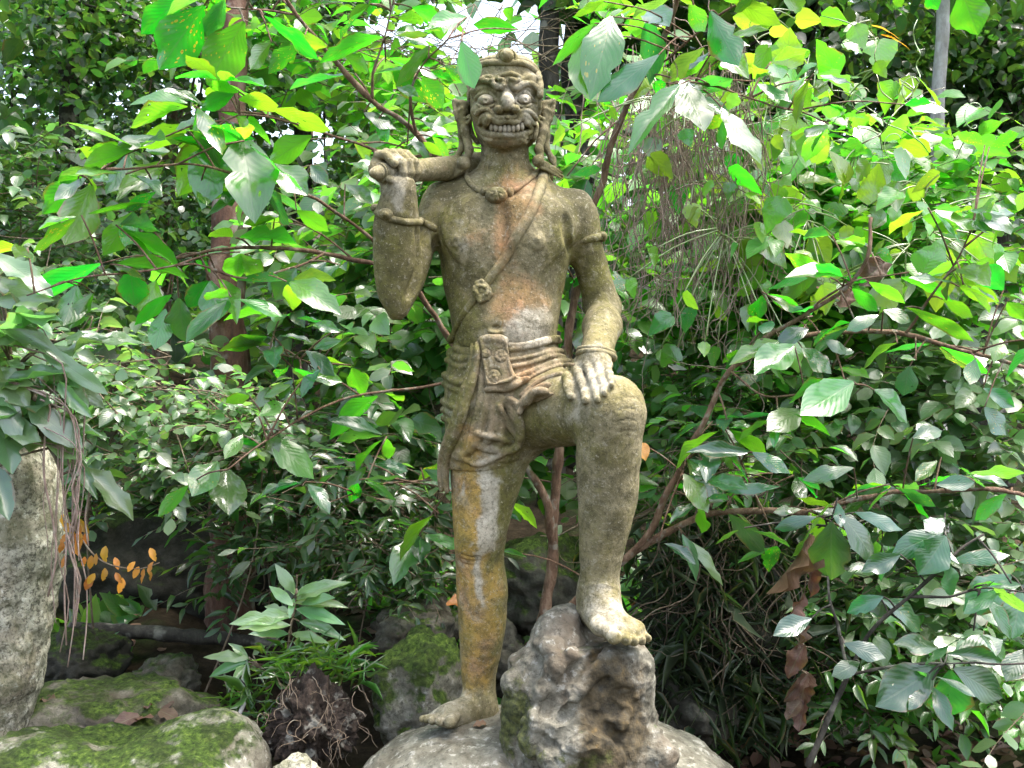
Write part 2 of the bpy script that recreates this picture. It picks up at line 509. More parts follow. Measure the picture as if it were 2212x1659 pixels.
# torso, neck, shoulders
body.loft([(378, 1000, 1190, .03, 38), (392, 968, 1190, .03, 55), (412, 950, 1212, .02, 72), (440, 943, 1236, .015, 86), (480, 941, 1245, .01, 97), (520, 942, 1240, 0, 101), (560, 950, 1231, 0, 100), (600, 955, 1223, 0, 95), (650, 965, 1213, 0, 90), (700, 976, 1205, 0, 92), (735, 980, 1204, 0, 93), (760, 975, 1210, 0, 94), (800, 968, 1225, 0, 97), (850, 968, 1228, 0, 100), (900, 970, 1215, 0, 97), (950, 980, 1180, 0, 85), (985, 1000, 1150, 0, 60)], k=0.02, n=2.3)
body.loft([(318, 1040, 1142, .0, 52), (350, 1038, 1142, .0, 54), (375, 1033, 1148, .005, 57), (398, 1010, 1170, .01, 60), (418, 985, 1195, .02, 62)], k=0.05)
body.ell(W(1248, 474, .01), (RP(42), RP(46), RP(64)), 0.05)
body.ell(W(948, 450, .0), (RP(38), RP(46), RP(52)), 0.04)
# chest and belly relief
body.ell(W(1030, 490, -.105), (RP(66), .02, RP(56)), 0.06)
body.ell(W(1165, 490, -.105), (RP(66), .02, RP(56)), 0.06)
body.ell(W(1095, 690, -.085), (RP(82), .055, RP(62)), 0.05)
body.cone(W(1088, 452, -.135), W(1092, 600, -.152), RP(4), RP(4), 0.03, 'sub')
# raised leg
body.cone(W(1140, 880, .0), W(1318, 884, -.28), RP(92), RP(72, -.28), 0.05)
body.ell(W(1322, 880, -.285), (RP(64, -.28), RP(60, -.28), RP(62, -.28)), 0.03)
body.loft([(890, 1258, 1386, -.28, 62), (930, 1250, 1388, -.28, 64), (970, 1245, 1386, -.27, 64), (1010, 1244, 1382, -.26, 63), (1060, 1247, 1379, -.25, 62), (1110, 1249, 1370, -.24, 59), (1160, 1251, 1357, -.23, 54), (1205, 1252, 1345, -.22, 48), (1245, 1251, 1338, -.21, 45), (1285, 1249, 1337, -.21, 45), (1315, 1252, 1335, -.21, 45)], k=0.03)
# standing leg
body.loft([(890, 968, 1165, .0, 92), (950, 968, 1152, .0, 86), (1000, 972, 1140, .0, 80), (1050, 975, 1125, -.005, 75), (1100, 977, 1109, -.01, 69), (1150, 980, 1096, -.015, 63), (1185, 982, 1090, -.01, 58), (1215, 984, 1089, .0, 55), (1260, 986, 1096, .01, 58), (1310, 988, 1096, .015, 58), (1360, 991, 1091, .02, 53), (1410, 994, 1082, .025, 46), (1450, 997, 1073, .03, 41), (1480, 999, 1070, .03, 39), (1510, 1003, 1070, .03, 40), (1545, 1006, 1072, .03, 38)], k=0.04)
body.ell(W(1030, 1160, -.065), (RP(34), .028, RP(30)), 0.03)           # knee cap
body.ell(W(1018, 1190, -.06), (RP(26), .022, RP(16)), 0.02)
body.cone(W(1035, 1220, -.055), W(1028, 1420, -.015), .012, .008, 0.03)  # shin ridge
# standing foot, pointing to the viewer's left
body.cone(W(1035, 1525, .015), W(968, 1545, -.075), RP(32), RP(24), 0.04)
body.cone(W(1050, 1545, .045), W(1000, 1556, -.02), RP(23), RP(21), 0.03)
body.cone(W(1000, 1545, -.05), W(942, 1550, -.055), RP(22), RP(14), 0.03)
body.cone(W(1000, 1548, -.06), W(965, 1556, -.12), RP(21), RP(14), 0.03)
for (bx, by, bY, tx, ty, tY, r) in [(985, 1546, -.10, 972, 1560, -.155, 12.5), (968, 1546, -.10, 950, 1558, -.14, 9.5), (955, 1546, -.085, 934, 1556, -.122, 8.8), (945, 1547, -.07, 922, 1554, -.10, 8.2), (936, 1548, -.05, 912, 1553, -.075, 7.6)]:
    body.cone(W(bx, by, bY), W(tx, ty, tY), RP(r), RP(r), 0.006)
# raised foot on the rock
body.cone(W(1293, 1290, -.21), W(1330, 1345, -.31), RP(38, -.25), RP(27, -.3), 0.04)
body.cone(W(1278, 1325, -.19), W(1290, 1335, -.25), RP(28, -.2), RP(28, -.25), 0.03)
body.ell(W(1302, 1352, -.31), (RP(26), RP(34), RP(20)), 0.03)
body.ell(W(1358, 1356, -.31), (RP(32), RP(40), RP(18)), 0.03)
for (bx, by, bY, tx, ty, tY, r) in [(1312, 1360, -.335, 1326, 1377, -.385, 16.5), (1342, 1362, -.34, 1352, 1383, -.385, 11), (1358, 1362, -.335, 1370, 1386, -.375, 10.2), (1372, 1362, -.325, 1386, 1385, -.362, 9.6), (1382, 1362, -.31, 1399, 1379, -.345, 9.2)]:
    body.cone(W(bx, by, bY), W(tx, ty, tY), RP(r, -.35), RP(r, -.35), 0.006)
    body.ell(W(tx + 1, ty - 4, tY - .012), (RP(r * .55), .006, RP(r * .55)), 0.004)
# right arm (folded up to the club)
body.loft([(428, 922, 985, .0, 45), (480, 893, 958, -.02, 42), (520, 884, 944, -.045, 38), (570, 872, 930, -.07, 36), (620, 858, 913, -.095, 33), (655, 848, 893, -.11, 30), (680, 848, 878, -.12, 22)], k=0.025)
body.loft([(392, 828, 892, -.2, 28), (420, 822, 898, -.19, 32), (455, 811, 904, -.175, 39), (500, 806, 908, -.155, 44), (550, 806, 908, -.14, 45), (600, 809, 903, -.13, 42), (640, 817, 893, -.125, 36), (670, 833, 878, -.122, 28), (690, 846, 868, -.12, 16)], k=0.02)
# left arm, resting on the thigh
body.loft([(456, 1216, 1284, .012, 40), (484, 1224, 1291, .015, 42), (520, 1230, 1300, .02, 41), (560, 1236, 1310, .03, 40), (600, 1246, 1322, .04, 39), (640, 1256, 1333, .05, 39), (668, 1263, 1338, .055, 38)], k=0.03)
body.cone(W(1303, 672, .05), W(1301, 705, -.05), RP(38), RP(37), 0.03)
body.cone(W(1301, 705, -.05), W(1287, 772, -.2), RP(39), RP(34, -.2), 0.03)
# left hand: back of the hand, then five fingers laid over the thigh
KN = {'index': (1246, 796, -.205), 'middle': (1270, 790, -.225), 'ring': (1292, 787, -.24), 'little': (1311, 789, -.25)}
for q in KN.values():
    body.cone(W(1286, 768, -.19), W(*q), RP(24, -.2), RP(13, -.2), 0.015)
body.cone(W(1262, 775, -.18), W(1228, 806, -.15), RP(16), RP(11), 0.012)
FING = {'thumb': ([(1224, 815), (1226, 838), (1233, 858)], 10), 'index': ([(1256, 828), (1263, 850), (1265, 866)], 9.5), 'middle': ([(1280, 822), (1288, 848), (1291, 864)], 9.5),
        'ring': ([(1298, 818), (1305, 838), (1305, 850)], 9.5), 'little': ([(1316, 808), (1321, 824), (1321, 834)], 8.2)}
snap = [body]
fing_pts = {}
for nm, (pp, r) in FING.items():
    pts = []
    for i, (x, y) in enumerate(pp):
        p = raycast(snap, x, y)
        Y = (p[1] if p is not None else -.3)
        Y = Y - RP(r) * (0.75 if i < 2 else 0.35)
        pts.append((x, y, max(min(Y, -.16), -.42)))
    if nm in KN: pts = [KN[nm]] + pts
    else: pts = [(1228, 806, -.15)] + pts
    if nm != 'thumb':
        k0, t0 = pts[0], pts[-1]
        for i in (1, 2):
            f_ = (0.5, 0.82)[i - 1]
            pts[i] = (pts[i][0], pts[i][1], k0[2] + (t0[2] - k0[2]) * f_ - (.012, .004)[i - 1])
    fing_pts[nm] = (pts, r)
for nm, (pts, r) in fing_pts.items():
    P = [W(*q) for q in pts]
    rr = [RP(r * (1.1, 1.05, .98, .9)[min(i, 3)], q[2]) for i, q in enumerate(pts)]
    rr[-1] = RP(r * .88, -.3)
    body.tube(P, rr, 0.005)
    if len(P) > 2: body.ball(P[1] + np.array((0, -.001, .001)), RP(r * 1.1, -.25), 0.004)
    body.ell(P[-1] + np.array((0, -RP(r) * .75, .002)), (RP(r * .55), .004, RP(r * .8)), 0.003)
# crease under the knee, nipples, navel
body.tube([W(1215, 905, -.3), W(1240, 897, -.345), W(1262, 900, -.36)], .006, 0.012, 'sub')
for q, r in (((1160, 517), 12), ((987, 514), 9)):
    p = raycast([body], *q)
    body.ell(p + np.array((0, .002, -.006)), (RP(r * 1.3), .008, RP(r * 1.5)), 0.01)
    body.ball(p + np.array((0, -.003, 0)), RP(r * .62), 0.004)
p = raycast([body], 1071, 706)
body.ell(p, (RP(10), .012, RP(4)), 0.006, 'sub')
body.tube([p + np.array((-.02, -.0, -.013)), p + np.array((0, -.004, -.017)), p + np.array((.02, .0, -.013))], .003, .008)
# belly line, collar bones, muscle creases, wrinkles of the raised knee
for pts, r, k in [([(985, 742), (1000, 752), (1030, 758)], .004, .01), ([(940, 520), (946, 560), (956, 600)], .004, .02),
                  ([(1222, 470), (1226, 510), (1232, 540)], .005, .02), ([(905, 490), (907, 550), (900, 600), (885, 640)], .008, .02)]:
    body.tube(drape([body], pts, 4), r, k, 'sub')
for i in range(4):
    y = 858 + i * 24
    body.tube(drape([body], [(1330, y + 6), (1355, y), (1376, y + 4)], 3), .0011, .004, 'sub')
for i in range(3):
    body.tube(drape([body], [(995, 1196 + i * 9), (1015, 1204 + i * 9), (1035, 1203 + i * 8)], 3), .002, .005, 'sub')
body.tube(drape([body], [(1250, 1272), (1275, 1264), (1310, 1264), (1336, 1274)], 4), .003, .006)

# the fist round the club
C0, C1 = W(806, 374, -.262), W(985, 363, .0)
cax = (C1 - C0) / np.linalg.norm(C1 - C0)
cup = np.array((0, 0, 1.0)); cup = cup - cax * (cup @ cax); cup /= np.linalg.norm(cup)
cfr = np.cross(cup, cax); cfr = cfr if cfr[1] < 0 else -cfr          # towards the viewer
def on_club(t, ang, r):
    """t metres along the club from its butt, ang 0 = front, 90 = top"""
    return C0 + cax * t + (cfr * math.cos(math.radians(ang)) + cup * math.sin(math.radians(ang))) * r
body.cone(on_club(.04, 150, .024), on_club(.14, 160, .024), .026, .026, .02)
body.cone(on_club(.085, 200, .02), W(862, 405, -.2), .032, .034, .03)
for i, t in enumerate((.045, .073, .101, .128)):
    rr = .0135 - (.0015 if i in (0, 3) else 0)
    ch = [on_club(t, 150, .046), on_club(t, 105, .051), on_club(t, 75, .048), on_club(t + .003, 30, .042), on_club(t + .005, -10, .039), on_club(t + .006, -45, .036)]
    if i == 0: ch = ch[:4]
    body.tube(ch, [rr * 1.1, rr * 1.2, rr, rr * 1.05, rr * .95, rr * .85], .004)
body.tube([on_club(.10, 230, .04), on_club(.085, 275, .04), on_club(.055, 300, .036), on_club(.035, 320, .032)], [.018, .016, .0145, .012], .006)  # thumb under the club
Vb, Fb = body.mesh()

# ------------------------------------------------------------------ the head (same mesh as the body)
def H(zx, zy): return (914.9 + zx * .2247, 67.8 + zy * .2247)
hb0, hb1 = W(955, 400, -.03), W(1225, 100, -.03)
head = Field((hb0[0], -.20, hb0[2]), (hb1[0], .14, hb1[2]), 0.002)
hk = []
for zy, a, b, dep in [(262, 700, 900, 24), (274, 610, 985, 46), (302, 545, 1045, 60), (350, 500, 1085, 70), (420, 468, 1112, 78), (550, 448, 1118, 83), (700, 450, 1112, 84), (850, 466, 1096, 83), (950, 492, 1068, 80), (1030, 535, 1025, 74), (1090, 590, 970, 64), (1130, 650, 915, 48), (1150, 710, 850, 24)]:
    q0 = H(a, zy); q1 = H(b, zy)
    hk.append((q0[1], q0[0], q1[0], -.03, dep))
head.loft(hk, .02, 2.35)
head.loft([(300, 1045, 1138, .0, 46), (350, 1040, 1140, .0, 52), (380, 1040, 1140, .004, 50), (398, 1050, 1130, .008, 40)], .03)
def hd(pts, n=4, off=0.0): return drape([head], [H(*p) for p in pts], n, off, False, -.3, .1)
def hp(zx, zy):
    p = raycast([head], *H(zx, zy), -.3, .1)
    return p if p is not None else W(*H(zx, zy), -.1)
z = 0.2247 / 725
# eye sockets, cheeks and chin
for (cx, cy) in ((605, 655), (975, 650)):
    head.ell(hp(cx, cy - 25) + np.array((0, -.010, 0)), (100 * z, .022, 78 * z), .012, 'sub')
for (cx, cy) in ((560, 760), (1020, 760)):
    head.ell(hp(cx, cy) + np.array((0, .012, 0)), (100 * z, .03, 60 * z), .03)
head.ell(hp(790, 1040) + np.array((0, .01, 0)), (190 * z, .022, 70 * z), .03)
head.ell(hp(620, 560) + np.array((0, .015, 0)), (170 * z, .026, 40 * z), .03)
head.ell(hp(980, 560) + np.array((0, .015, 0)), (170 * z, .026, 40 * z), .03)
# nose
nb = hp(800, 550); nt = hp(805, 720)
head.cone(nb + np.array((0, .002, 0)), nt + np.array((0, -.014, .012)), .008, .0185, .012)
head.ell(nt + np.array((0, -.018, .006)), (50 * z, .022, 82 * z), .012)
for cx in (725, 885):
    head.ell(hp(cx, 760) + np.array((0, -.010, 0)), (44 * z, .021, 42 * z), .004)
for cx in (755, 855):
    head.ell(hp(cx, 795) + np.array((0, -.006, -.004)), (20 * z, .008, 11 * z), .004, 'sub')
# eyes: ball, drilled pupil, lids
EYES = []
for (cx, cy, rx, ry, pxx) in ((600, 668, 70, 50, 595), (968, 662, 66, 48, 982)):
    e = hp(cx, cy) + np.array((0, -.001, 0))
    EYES.append((e.copy(), rx, ry, pxx, cy))
    head.ell(e + np.array((0, .006, 0)), (rx * 1.12 * z, .026, ry * 1.15 * z), .003)
for pts, r in [([(885, 668), (915, 615), (965, 590), (1010, 610), (1045, 660), (1090, 695)], 12), ([(890, 690), (930, 722), (985, 726), (1035, 705)], 8),
               ([(500, 655), (540, 612), (600, 596), (655, 618), (690, 668)], 12), ([(515, 700), (560, 730), (620, 735), (675, 710)], 8)]:
    head.tube(hd(pts, 4, .005), r * z * 1.3, .003)
# brows with curled ends
for pts in ([(838, 492), (856, 478), (862, 500), (846, 520), (872, 552), (915, 545), (960, 512), (1015, 508), (1070, 535), (1112, 578)],
            [(768, 492), (752, 478), (744, 500), (764, 520), (738, 548), (692, 530), (640, 494), (580, 484), (525, 500), (488, 525)]):
    head.tube(hd(pts, 5, .007), 20 * z * 1.3, .003)
for pts in ([(830, 455), (880, 470), (940, 468), (990, 440), (1050, 455), (1100, 500)], [(700, 440), (760, 418), (830, 405), (900, 425), (930, 440)], [(650, 470), (700, 455), (745, 460)], [(520, 470), (590, 440), (650, 440)]):
    head.tube(hd(pts, 4, .003), 12 * z, .006)
head.ell(hp(1040, 470) + np.array((0, .006, 0)), (75 * z, .016, 50 * z), .02)
# cheek waves and moustache lip
for pts, r in [([(505, 800), (550, 762), (610, 758), (655, 790), (690, 826), (745, 836), (795, 832)], 14), ([(805, 832), (865, 832), (910, 795), (960, 768), (1020, 775), (1065, 815), (1085, 850)], 14),
               ([(545, 915), (560, 850), (600, 812), (645, 822), (680, 866), (735, 884), (800, 868), (855, 884), (905, 876), (940, 826), (975, 806), (1012, 840), (1045, 890), (1075, 915)], 19)]:
    head.tube(hd(pts, 5, .008), r * z * 1.25, .003)
# mouth cavity, lower lip, chin folds
head.tube(hd([(560, 920), (640, 940), (800, 950), (960, 938), (1050, 925)], 4), .010, .006, 'sub')
head.tube(hd([(560, 960), (620, 985), (700, 996), (800, 998), (900, 992), (980, 975), (1050, 955)], 4, .0), 10 * z, .012)
for pts in ([(960, 1010), (1010, 1030), (1050, 1010)], [(940, 1045), (1000, 1070), (1045, 1050)], [(560, 1010), (600, 1040), (650, 1050)]):
    head.tube(hd(pts, 3, .001), 12 * z, .006)
# tusks
head.tube([hp(625, 835) + np.array((0, -.006, 0)), hp(605, 880) + np.array((0, -.012, 0)), hp(590, 925) + np.array((0, -.006, 0))], [26 * z, 36 * z, 22 * z], .004)
head.tube([hp(965, 840) + np.array((0, -.008, 0)), hp(990, 885) + np.array((0, -.012, 0)), hp(1040, 932) + np.array((0, -.006, 0))], [26 * z, 33 * z, 20 * z], .004)
# the rim where face meets headdress
for pts in ([(455, 420), (440, 560), (436, 700), (438, 820), (450, 920), (478, 1010), (520, 1075)], [(1120, 430), (1124, 560), (1118, 700), (1108, 790)], [(1090, 870), (1085, 960), (1060, 1040), (1010, 1095)]):
    head.tube(hd(pts, 4, .0), 15 * z, .006)
Vh, Fh = head.mesh()
V, Fq = merge([(rough(Vb, Fb, .0016, 26, 3), Fb), (rough(Vh, Fh, .0007, 50, 5), Fh)])
me = mesh_np("body", V, Fq); stains(me, V)
body_o = link("body", me, M_STONE, statue)
ALL = [body, head]

def stone_tube(name, P, r, parent=statue, seg=10, closed=False, squash=1.0, mat=None, amp=.0008):
    v, f = tube_data(P, r, seg, closed, squash)
    v = v + (fbm(v * 60, 2, 9) * amp)[:, None] * np.array((.6, -.6, .6))
    m = mesh_np(name, v, f); stains(m, v)
    return link(name, m, mat or M_STONE, parent)

def stone_field(name, fld, parent=statue, mat=None, amp=.0006, scale=60):
    v, f = fld.mesh(); v = rough(v, f, amp, scale, 7)
    m = mesh_np(name, v, f); stains(m, v)
    return link(name, m, mat or M_STONE, parent)

def box_field(pts, pad, h):
    pts = np.array(pts); return Field(pts.min(0) - pad, pts.max(0) + pad, h)

for (e, rx, ry, pxx, cy) in EYES:
    f = box_field([e], .045, .0018)
    f.ell(e, (rx * 1.08 * z, .029, ry * 1.1 * z), .001)
    w = W(*H(pxx, cy - 2), e[1] - .028)
    f.ball(w + np.array((0, .006, 0)), 27 * z, .0015); f.ball(w + np.array((0, -.002, 0)), 17 * z, .001, 'sub')
    stone_field("eye", f, body_o, M_PALESTONE, .0002)
# teeth, each its own piece
for i in range(8):
    zx = 655 + i * 41.5
    zy = 922 + 20 * (1 - ((i - 3.5) / 3.5) ** 2)
    c = hp(zx, zy) + np.array((0, -.006, 0)); c[1] = min(c[1], -.134 if abs(i - 3.5) < 3 else -.126)
    f = box_field([c], .02, .0016)
    f.ell(c, (21 * z, .010, 42 * z), .001)
    f.ell(c + np.array((0, 0, -.004)), (20.5 * z, .010, 34 * z), .003)
    stone_field("tooth", f, body_o, M_PALESTONE, .0002)
# headband with its jewel
hb = hd([(444, 600), (446, 480), (470, 400), (520, 345), (590, 312), (680, 300), (800, 302), (920, 306), (1000, 325), (1060, 370), (1105, 440), (1122, 520), (1120, 640)], 5, .0)
hb[:, 1] -= .004
ring = [hb]
band = stone_tube("headband", hb, 30 * z * 1.1, statue, 12, False, .9)
hb2 = hd([(458, 385), (515, 318), (595, 286), (700, 274), (800, 272), (900, 276), (990, 296), (1060, 342), (1108, 412)], 5, .0)
stone_tube("band_ridge", hb2 + np.array((0, .004, .004)), 26 * z, band)
jc = hp(800, 300); jc = W(*H(800, 246), jc[1] - .006)
f = box_field([jc], .045, .0022)
f.ell(jc + np.array((0, .012, 0)), (104 * z, .026, 92 * z), .002)
f.ell(jc + np.array((0, -.008, .002)), (84 * z, .016, 76 * z), .002, 'sub')
f.ell(jc + np.array((0, -.004, .002)), (66 * z, .022, 64 * z), .001)
stone_field("jewel", f, band)
# carved ears with flame tips, long lobes, round bead and tassel (one per side)
for side, sx in ((-1, lambda a: a), (1, lambda a: 1548 - a)):
    def E(a, b, Y): return W(*H(sx(a), b), Y)
    f = Field(np.minimum(E(180, 1430, -.03), E(470, 640, -.03)) - np.array((.015, .10, .01)), np.maximum(E(180, 1430, -.03), E(470, 640, -.03)) + np.array((.015, .12, .015)), .0026)
    f.ell(E(382, 800, -.01), (60 * z, .028, 140 * z), .01)
    f.tube([E(430, 700, -.02), E(360, 690, -.022), E(300, 668, -.015), E(284, 690, -.01)], [26 * z, 27 * z, 20 * z, 14 * z], .006)
    f.tube([E(296, 700, -.015), E(310, 780, -.02), E(330, 850, -.025), E(372, 900, -.03), E(415, 850, -.034)], 22 * z, .006)
    f.tube([E(345, 760, -.03), E(375, 745, -.036), E(392, 790, -.036), E(372, 830, -.034)], 17 * z, .004)
    f.tube([E(400, 840, -.04), E(440, 815, -.05), E(455, 850, -.05), E(425, 880, -.045)], 16 * z, .004)
    f.tube([E(400, 880, -.03), E(395, 960, -.032), E(425, 1060, -.036), E(440, 1140, -.045), E(425, 1200, -.05)], [40 * z, 46 * z, 38 * z, 40 * z, 36 * z], .008)
    f.tube([E(352, 900, -.01), E(370, 1000, -.01), E(372, 1120, -.01), E(310, 1230, -.01), E(285, 1290, -.02)], [30 * z, 34 * z, 30 * z, 30 * z, 18 * z], .01)
    f.ball(E(385, 1265, -.06) if side < 0 else E(445, 1245, -.06), (66 if side < 0 else 58) * z, .003)
    tas = [(370, 1310), (310, 1360), (240, 1400), (195, 1418)] if side < 0 else [(425, 1285), (380, 1300), (300, 1345), (215, 1395)]
    P = np.array([E(a, b, -.05 + i * .012) for i, (a, b) in enumerate(tas)])
    f.tube(P, [34 * z, 42 * z, 36 * z, 16 * z], .008)
    for j in range(3):
        o = np.array((0, -.010, (j - 1) * .009)); f.tube(P + o, [16 * z, 18 * z, 15 * z, 8 * z], .003)
    stone_field("ear_ornament", f, statue)
# necklace
def drp(pts, n=4, off=0.0): return drape(ALL, pts, n, off)
nk = drp([H(*p) for p in [(405, 1375), (425, 1430), (470, 1490), (540, 1540), (610, 1562), (700, 1566), (790, 1562), (870, 1535), (950, 1478), (1040, 1402), (1130, 1325)]], 4, .004)
back = catmull([nk[-1], W(1190, 372, .04), W(1150, 372, .12), W(1080, 368, .14), W(1010, 374, .1), nk[0]], 5)
neckl = stone_tube("necklace", np.vstack([nk, back[1:-1]]), 27 * z, statue, 10, True)
for (zx, zy, rx, ry, dp) in ((700, 1582, 104, 80, .032), (588, 1548, 44, 46, .022), (832, 1560, 36, 56, .024)):
    c = raycast(ALL, *H(zx, zy)) + np.array((0, -.007, 0)); f = box_field([c], .05, .0022)
    f.ell(c, (rx * z, dp, ry * z), .001)
    if rx > 90:
        for j in range(5):
            a = 1.3 * j; f.tube([c + np.array((rx * z * .6 * math.cos(a), -dp * .8, ry * z * .6 * math.sin(a))), c + np.array((rx * z * .15 * math.cos(a + .6), -dp * 1.0, ry * z * .2))], .0022, .003, 'sub')
    stone_field("pendant" if rx > 90 else "bead", f, neckl)
# cord across the chest, with a tied rosette
def Z2(a, b): return (745 + a * .3064, 305 + b * .3064)
cd = drp([Z2(*p) for p in [(1405, 222), (1385, 300), (1345, 420), (1290, 540), (1215, 660), (1165, 760), (1110, 850), (1050, 930), (985, 1020)]], 4, .003)
cd2 = drp([Z2(*p) for p in [(985, 1020), (940, 1090), (885, 1150), (830, 1230), (785, 1320), (758, 1380)]], 4, .002)
cb = catmull([cd2[-1], W(976, 732, .06), W(1010, 690, .135), W(1080, 600, .145), W(1150, 480, .15), W(1185, 400, .13), W(1185, 374, .06), cd[0]], 5)
rr = np.concatenate([np.linspace(RP(13), RP(9.5), len(cd)), np.linspace(RP(9), RP(6.5), len(cd2) - 1), np.full(len(cb) - 2, RP(9))])
cord = stone_tube("shoulder_cord", np.vstack([cd, cd2[1:], cb[1:-1]]), rr, statue, 10, True)
c = raycast(ALL, *Z2(965, 1058)) + np.array((0, -.008, 0)); f = box_field([c], .05, .0022)
f.ball(c, .016, .003)
u = .3064 / 725
for j in range(9):
    a0 = j * 2.4; ra = (.014 + .0012 * j)
    P = [c + np.array((ra * math.cos(a0 + t) * 1.05, -.014 + j * .0012 + .003 * math.cos(3 * t), ra * math.sin(a0 + t) * .95)) for t in np.linspace(0, 2.6, 7)]
    f.tube(P, [.003, .0045, .005, .005, .005, .0045, .003], .002)
f.tube([c + np.array((.01, -.006, .016)), c + np.array((.0, -.01, .027)), c + np.array((-.014, -.006, .022))], .007, .003)
f.tube([c + np.array((-.016, -.004, -.012)), c + np.array((-.004, -.008, -.028)), c + np.array((.014, -.005, -.022))], .008, .004)
f.tube([c + np.array((.02, -.004, .004)), c + np.array((.026, -.004, -.010)), c + np.array((.018, -.002, -.02))], .007, .003)
stone_field("knot", f, cord)
# armbands and bracelet
def loop(cx, cy, Y, rx, dy, tilt=0.0, tiltY=0.0, n=28):
    c = W(cx, cy, Y); a = np.linspace(0, 2 * math.pi, n, endpoint=False)
    return np.stack([c[0] + rx * np.cos(a), c[1] + dy * np.sin(a), c[2] + tilt * np.cos(a) + tiltY * np.sin(a)], 1)
lb = loop(1266, 519, .018, RP(37), RP(43), .012, .006)
stone_tube("armband", lb, RP(8.5), statue, 10, True)
f = box_field([W(1303, 511, -.01)], .03, .0024); f.ell(W(1302, 511, -.008), (.014, .017, .016), .002); f.ball(W(1303, 508, -.025), .009, .004); stone_field("armband_knob", f, statue)
fr = drape([body], [(808, 451), (822, 464), (850, 474), (880, 480), (905, 479), (920, 483), (940, 494)], 4, .002)
rb = np.vstack([fr, catmull([fr[-1], W(938, 488, .03), W(900, 470, .03), W(850, 458, -.09), W(812, 448, -.13), fr[0]], 4)[1:-1]])
ab = stone_tube("armband", rb, RP(7.5), statue, 10, True)
f = box_field([W(832, 466, -.235)], .03, .0024); f.ell(W(832, 462, -.228), (.022, .012, .016), .002); f.ball(W(832, 462, -.24), .008, .004); stone_field("armband_knob", f, statue)
wr = loop(1288, 769, -.185, RP(39, -.185), RP(38, -.185), -.006, -.012)
bl = stone_tube("bracelet", wr, RP(6.5, -.185), statue, 10, True)
stone_tube("bracelet_ring", wr + np.array((0, .006, .011)), RP(5, -.185), bl, 8, True)

# the club over the right shoulder
clubP = [C0 + cax * t for t in (-.012, -.004, .012, .03, .045, .1, .2, .3, .42, .52, .6, .63)]
clubR = [.004, .012, .019, .024, .0255, .028, .033, .036, .042, .048, .046, .03]
cpts = catmull(np.column_stack([clubP, clubR]), 3)
club = stone_tube("club", cpts[:, :3], cpts[:, 3], statue, 18)
for t in (.028, .036): stone_tube("club_ring", np.array([on_club(t, a, .0245) for a in range(0, 360, 18)]), .0036, club, 6, True)

# ------------------------------------------------------------------ carved loincloth
def Z3(a, b): return (881 + a * .2860, 677.7 + b * .2860)
clo = Field((W(940, 1020)[0], -.36, W(1000, 1030)[2]), (W(1270, 700)[0], .2, W(1000, 722)[2]), .0034)
clo.loft([(752, 978, 1213, 0, 97), (775, 972, 1218, 0, 101), (810, 963, 1230, 0, 105), (850, 960, 1232, 0, 108), (900, 961, 1205, 0, 104), (940, 962, 1168, 0, 98), (965, 963, 1152, 0, 94), (990, 968, 1146, 0, 88)], .02, 2.2)
clo.loft([(975, 966, 1142, 0, 88), (1000, 964, 1135, 0, 85), (1012, 968, 1120, 0, 80)], .015)
CL = [body, clo]
def cl(pts, n=4, off=0.0): return drape(CL, [Z3(*p) for p in pts], n, off, False, -.45, .2)
q = .2860 / 725
# sweeping folds to the raised thigh
FR = [[(745, 232), (830, 236), (930, 222), (1040, 190), (1135, 180)], [(755, 268), (850, 262), (960, 238), (1060, 208), (1145, 205)], [(755, 312), (860, 302), (970, 280), (1070, 252), (1155, 245)], [(762, 352), (870, 335), (980, 312), (1080, 286), (1165, 282)],
      [(775, 400), (880, 384), (990, 350), (1090, 318), (1180, 330)], [(785, 440), (890, 418), (1000, 376), (1110, 340), (1205, 352)], [(800, 482), (900, 450), (1010, 405), (1120, 365), (1235, 362)], [(845, 520), (930, 478), (1040, 425), (1150, 390), (1250, 385)],
      [(850, 570), (930, 515), (1040, 458), (1140, 425), (1225, 415)], [(850, 618), (920, 560), (1010, 500), (1090, 470), (1160, 455)], [(860, 660), (920, 600), (990, 560), (1060, 540)]]
for i, p in enumerate(FR[j] for j in (0, 1, 3, 4, 6, 7, 9, 10)):
    P = cl(p, 4, .003); n = len(P)
    clo.tube(P, np.linspace(15, 21, n) * q * (0.95 + .25 * math.sin(i * 2.1)), .004)
# drooping folds over the right hip, carried round the back
FL = [[(365, 262), (430, 290), (520, 292)], [(320, 300), (390, 340), (515, 330)], [(295, 350), (380, 398), (510, 390)], [(283, 400), (370, 455), (490, 452)], [(278, 465), (365, 515), (475, 520)], [(274, 530), (360, 575), (460, 585)], [(270, 595), (350, 640), (445, 650)], [(268, 660), (350, 705), (425, 715)], [(268, 725), (345, 765), (405, 775)], [(270, 790), (340, 825), (385, 835)]]
for i, p in enumerate(FL[j] for j in (0, 1, 2, 4, 5, 7, 8, 9)):
    P = cl(p, 4, .0); P[:, 1] = np.minimum(P[:, 1], .04)
    clo.tube(P, np.linspace(18, 24, len(P)) * q * (1 + .25 * math.sin(i * 2.7)), .006)
    b0 = P[0]; zz = b0[2]
    B = [b0] + [np.array((W(1095, 800)[0] + (.176 + .003 * math.sin(i * 1.9)) * math.cos(a), .142 * math.sin(a), zz - .012 * math.sin(a))) for a in np.linspace(2.9, .25, 9)]
    clo.tube(B, 17 * q, .012)
